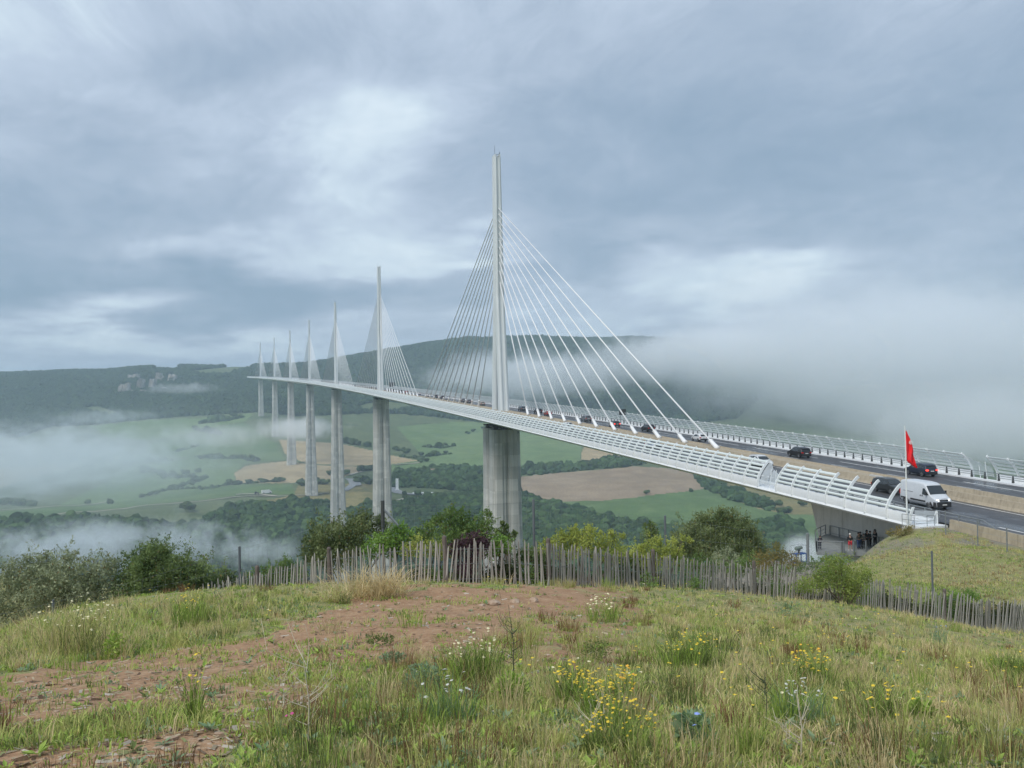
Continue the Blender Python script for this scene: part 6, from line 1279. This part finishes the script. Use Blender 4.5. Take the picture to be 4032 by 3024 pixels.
def weed(u, v, vt, m, label, spread=.35, nb=9, r0=.006, name='dry_weed'):
    d = groundd(u, v); g = gat(u, d); H_ = (v-vt)/F*d; root = empty(name, g, label=label, cat='weed'); b = MB(); b.tube([(0, 0, -.03), (.01, 0, H_*.5), (rs.uniform(-.03, .03), 0, H_)], [r0, r0*.8, r0*.3], 5)
    for q in range(nb):
        z = H_*rs.uniform(.25, .85); a = rs.rand()*6.28; L_ = H_*spread*rs.uniform(.5, 1.1); e_ = np.array([math.cos(a)*L_, math.sin(a)*L_, z+L_*rs.uniform(.5, 1.1)]); b.tube([(0, 0, z), (e_[0]*.5, e_[1]*.5, z+(e_[2]-z)*.4), e_], [r0*.6, r0*.45, r0*.2], 4)
        for w_ in range(3): f_ = e_*rs.uniform(.6, 1)+[0, 0, z*rs.uniform(0, .3)]; b.tube([f_, f_+rs.normal(0, .25, 3)*L_+[0, 0, L_*.3]], r0*.25, 3)
    b.obj('stalks', m, root)
M_pst = mat('pale_dry_stalk', (.50, .44, .33), rough=.9); M_dst = mat('dark_green_stalk', (.07, .085, .04), rough=.9)
for q in [(1190, 2990, 2560, M_pst, 'tall pale branching dead weed left of the lower centre', .35, 12, .0035), (1095, 2860, 2620, M_pst, 'smaller pale dead weed beside the tall pale one', .4, 9, .0028), (2000, 2700, 2385, M_dst, 'tall thin dark weed standing in the middle of the meadow', .2, 18, .0045), (2985, 2890, 2640, M_dst, 'dark branching weed in the right foreground', .4, 14, .003), (3120, 3010, 2740, M_pst, 'pale dead weed at the bottom right of centre', .35, 9, .004), (3880, 3000, 2860, M_pst, 'low pale dead weed in the lower right corner', .8, 9, .003), (2300, 2990, 2800, M_pst, 'pale dead weed among the yellow clumps at the bottom', .5, 9, .003)]: weed(*q)
# stones
def f_stone(T, vec, B): return T.mix(T.mapr(T.noise(vec, 6, 4, .6), .3, .7), (.30, .19, .12), (.48, .38, .29))
M_stone = mat('stone', rough=.95, fn=f_stone)
def stone(u, v, s_, label=None, grp=None):
    d = groundd(u, v); g = gat(u, d); k = rs.uniform(.7, 1.3, 3)*[1, 1, .6]; V = IC2*(1+(rs.rand(len(IC2), 1)-.5)*.25)*k*s_; o = npmesh('rock', V, [IF2], M_stone, loc=tuple(g+[0, 0, s_*.2])); return setp(o, label, 'rock', grp)
for u, v, s_, lb in ((2012, 2376, .11, 'largest pale stone lying on the bare earth before the fence'), (1930, 2383, .10, 'whitish stone left of the largest pale stone before the fence'), (2085, 2370, .09, 'tan stone right of the largest pale stone before the fence'), (1880, 2390, .06, 'small brown stone, leftmost of the stones before the fence'), (2000, 2398, .06, 'flat stone in front of the largest pale stone'), (2535, 2700, .05, 'small grey stone in the green weeds of the centre'), (2490, 2705, .045, 'reddish stone beside the small grey stone in the weeds')): stone(u, v, s_, lb)
n = 1700; P_, r = sample(n, 2.5, 26, 'inv'); b_ = bare_mask(P_); k = (b_ > .4) | (rs.rand(n) < .12); P_ = P_[k]; r = r[k]; s_ = rs.uniform(.006, .022, len(P_))*(1+r*.05); ic, iff = IC1, IF1
V = (ic[None]*(1+(rs.rand(len(P_), len(ic), 1)-.5)*.5)*s_[:, None, None]*np.array([1.2, 1, .5])+P_[:, None]).reshape(-1, 3); setp(npmesh('gravel', V, [(iff[None]+np.arange(len(P_))[:, None, None]*len(ic)).reshape(-1, 3)], M_stone), kind='stuff')

P_, r = sample(20000, 2.4, 26, 'inv'); b_ = bare_mask(P_); P_ = P_[(b_ > .4) | (rs.rand(len(P_)) < .35)]; n = len(P_); a = rs.rand(n)*6.28; L_ = rs.uniform(.006, .028, n)*(1+np.hypot(P_[:, 0]-CAM[0], P_[:, 1]-CAM[1])*.09); d1 = np.stack([np.cos(a), np.sin(a), rs.normal(0, .12, n)], -1)*L_[:, None]; d2 = np.stack([-np.sin(a), np.cos(a), rs.normal(0, .3, n)], -1)*(L_*rs.uniform(.06, .4, n))[:, None]; P_ = P_+[0, 0, .006]
V = np.stack([P_-d1-d2, P_+d1-d2, P_+d1+d2, P_-d1+d2], 1).reshape(-1, 3); pal = np.array([(.50, .42, .28), (.36, .27, .17), (.16, .10, .06), (.55, .50, .42), (.22, .16, .10), (.30, .33, .14)]); C = pal[rs.randint(0, 6, n)]*rs.uniform(.7, 1.2, (n, 1)); setp(npmesh('plant_litter', V, [np.arange(n*4).reshape(n, 4)], M_leaf, col=np.repeat(C, 4, 0)), kind='stuff')
P_, r = sample(2600, 3.2, 30, 'log'); _b = bare_mask(P_); _k = (_b < .4) | (rs.rand(len(P_)) < .3); P_ = P_[_k]; r = r[_k]; k = np.repeat(np.arange(len(P_)), 9); n = len(k); a = rs.rand(n)*6.28; L_ = rs.uniform(.02, .055, n)*(.7+.6*rs.rand(len(P_))[k])*(1+r[k]*.02); up = rs.uniform(.15, 1.0, n); c = P_[k]+[0, 0, .01]
ax = np.stack([np.cos(a), np.sin(a), up], -1); sd = np.stack([-np.sin(a), np.cos(a), np.zeros(n)], -1); V = np.stack([c, c+ax*(L_*.5)[:, None]+sd*(L_*.2)[:, None], c+ax*L_[:, None]*[1, 1, .75], c+ax*(L_*.5)[:, None]-sd*(L_*.2)[:, None]], 1).reshape(-1, 3)
ty = np.where(rs.rand(len(P_)) < .55, names_.index('green'), np.where(rs.rand(len(P_)) < .6, names_.index('blue'), names_.index('olive')))[k]; t = rs.rand(n, 1); C = CA[ty]*(1-t)+CB_[ty]*t; setp(npmesh('low_weeds', V, [np.arange(n*4).reshape(n, 4)], M_leaf, col=np.repeat(C, 4, 0)), kind='stuff')

P_, r = sample(650, 5, 30, 'log'); u_, v_, z_ = proj(P_); k = ((u_ > 1900) & (bare_mask(P_) < .4) & (fbm(P_[:, 0]/1.2, P_[:, 1]/1.2) > .5)) | ((v_ < 2650) & (u_ < 1100) & (bare_mask(P_) < .4) & (rs.rand(len(P_)) < .4)); P_ = P_[k]; r = r[k]; b = MB(); b2 = MB()
for p, q in zip(P_, r):
    s_ = .0045*(1+q*.09); c = p+[0, 0, rs.uniform(.06, .22)]; bb = b2 if rs.rand() < .2 else b; bb.add([c]+[c+np.array([math.cos(t), math.sin(t)*.9, rs.uniform(-.3, .3)])*s_*2 for t in (0, 1.05, 2.1, 3.14, 4.2, 5.25)], [(0, 1+k_, 1+(k_+1) % 6) for k_ in range(6)])
setp(b.obj('scattered_yellow_flowers', M_yel), kind='stuff'); setp(b2.obj('scattered_white_flowers', M_cream), kind='stuff')
# ------------------------------------------------------------ haze and low cloud
def box_haze(name, lo, hi, dens, col):
    b = MB(); c = [(a+q)/2 for a, q in zip(lo, hi)]; b.box(c, [q-a for a, q in zip(lo, hi)]); m = bpy.data.materials.new('haze'); m.use_nodes = True; nt = m.node_tree
    for n in list(nt.nodes): nt.nodes.remove(n)
    o = nt.nodes.new('ShaderNodeOutputMaterial'); v = nt.nodes.new('ShaderNodeVolumePrincipled'); v.inputs['Density'].default_value = dens; v.inputs['Color'].default_value = col+(1,); v.inputs['Anisotropy'].default_value = .1
    lnk(nt, v.outputs[0], o.inputs['Volume']); m.cycles.homogeneous_volume = True
    return setp(b.obj(name, m), kind='stuff')
box_haze('haze', (-9300, -9300, -330), (9300, 9300, 330), 0.00016, (.66, .84, 1.0))
def cloud(name, c, rad, dens, lo=.45, hi=.65, sc=1., step=1., rz=0., squash=1., seed=0., det=5., edge=.3, tint=(.97, .985, 1, 1), flatlow=0., **k):
    """soft noisy cloud of droplets inside an ellipsoid"""
    V = IC3*1.0; a = math.cos(rz), math.sin(rz); m = bpy.data.materials.new('cloud'); m.use_nodes = True; nt = m.node_tree; T = NT(nt)
    for n in list(nt.nodes): nt.nodes.remove(n)
    o = nt.nodes.new('ShaderNodeOutputMaterial'); v = nt.nodes.new('ShaderNodeVolumePrincipled'); v.inputs['Color'].default_value = tint; v.inputs['Anisotropy'].default_value = 0
    tc = nt.nodes.new('ShaderNodeTexCoord'); P_ = tc.outputs['Object']
    ln = T.n('ShaderNodeVectorMath', operation='LENGTH'); lnk(nt, P_, ln.inputs[0])
    mr = max(rad); vec = T.mapping(P_, (rad[0]/mr*sc*2, rad[1]/mr*sc*2, rad[2]/mr*sc*2*squash), (seed, seed*1.7, seed*.6)); n1 = T.noise(vec, 1.5, det, .62, .8); n2 = T.noise(T.mapping(vec, (1, 1, 1), (4, 4, 4)), 6.0, 5, .65, .8); n1 = T.m('ADD', T.m('MULTIPLY', n1, .60), T.m('MULTIPLY', n2, .40))
    fall = T.mapr(ln.outputs[1], 1.0, edge, 0, 1, False)
    d = T.mapr(T.m('ADD', n1, T.m('MULTIPLY', T.m('SUBTRACT', fall, 1), .3)), lo, hi, 0, 1, True); d = T.m('MULTIPLY', T.m('MULTIPLY', d, fall), dens); lnk(nt, d, v.inputs['Density']); lnk(nt, v.outputs[0], o.inputs['Volume'])
    m.cycles.volume_step_rate = step
    o_ = npmesh(name, V, [IF3], m); o_.location = tuple(c); o_.scale = tuple(rad); o_.rotation_euler = (0, 0, rz); return setp(o_, kind='stuff', **k)
yz = -YAW
def cl_at(name, u, v, d, ru, rd, rv, dens, **k):
    return cloud(name, at(u, v, d), (ru/F*d, rd, rv/F*d), dens, rz=yz-math.atan((u-2016)/F), **k)
cl_at('cloud_bank', 2080, 1480, 2450, 760, 240, 170, .012, lo=.34, hi=.52, sc=1.8, seed=1, step=.22)
cl_at('cloud_bank', 2780, 1400, 2350, 680, 260, 165, .013, lo=.25, hi=.46, sc=1.5, seed=23, step=.22)
cl_at('cloud_bank', 3550, 1420, 2200, 1150, 420, 380, .009, lo=.18, hi=.42, sc=1.6, seed=4, step=.22)
cl_at('cloud_veil', 3350, 1190, 2300, 1500, 420, 330, .0013, lo=.30, hi=.55, sc=1.6, seed=51, step=.5)
cl_at('mist_bank', 3900, 1690, 1700, 850, 350, 280, .006, lo=.22, hi=.5, sc=1.4, seed=7, step=.28)
cl_at('mist_wisp', 1180, 1685, 1480, 280, 200, 85, .020, lo=.36, hi=.56, sc=1.2, seed=2, step=.28)
cl_at('mist_wisp', 860, 1720, 1600, 400, 200, 100, .008, lo=.36, hi=.58, sc=1.6, seed=12, step=.28)
cl_at('valley_mist', 150, 1830, 1500, 1150, 400, 340, .011, lo=.40, hi=.57, sc=2.3, seed=3, tint=(.9, .96, 1, 1), step=.22, squash=1.6)
cl_at('valley_mist', 350, 2200, 880, 1300, 180, 270, .024, lo=.41, hi=.56, sc=2.3, seed=5, tint=(.9, .96, 1, 1), step=.22)
cl_at('valley_mist', 300, 1950, 1350, 1500, 500, 480, .0019, lo=.2, hi=.6, sc=1.3, seed=31, step=.5, tint=(.86, .95, 1, 1))
cl_at('mist_wisp', 720, 1530, 2450, 300, 120, 50, .012, lo=.40, hi=.6, sc=1.5, seed=9, step=.5)
cl_at('mist_wisp', 420, 1640, 2000, 420, 200, 70, .006, lo=.42, hi=.58, sc=1.6, seed=41, step=.3, tint=(.9, .96, 1, 1))
cl_at('mist_wisp', 1050, 2170, 800, 330, 110, 110, .014, lo=.42, hi=.58, sc=1.6, seed=44, step=.3, tint=(.9, .96, 1, 1))
cl_at('mist_wisp', 3160, 2180, 760, 120, 90, 90, .035, lo=.22, hi=.5, sc=.7, seed=15, step=.28)
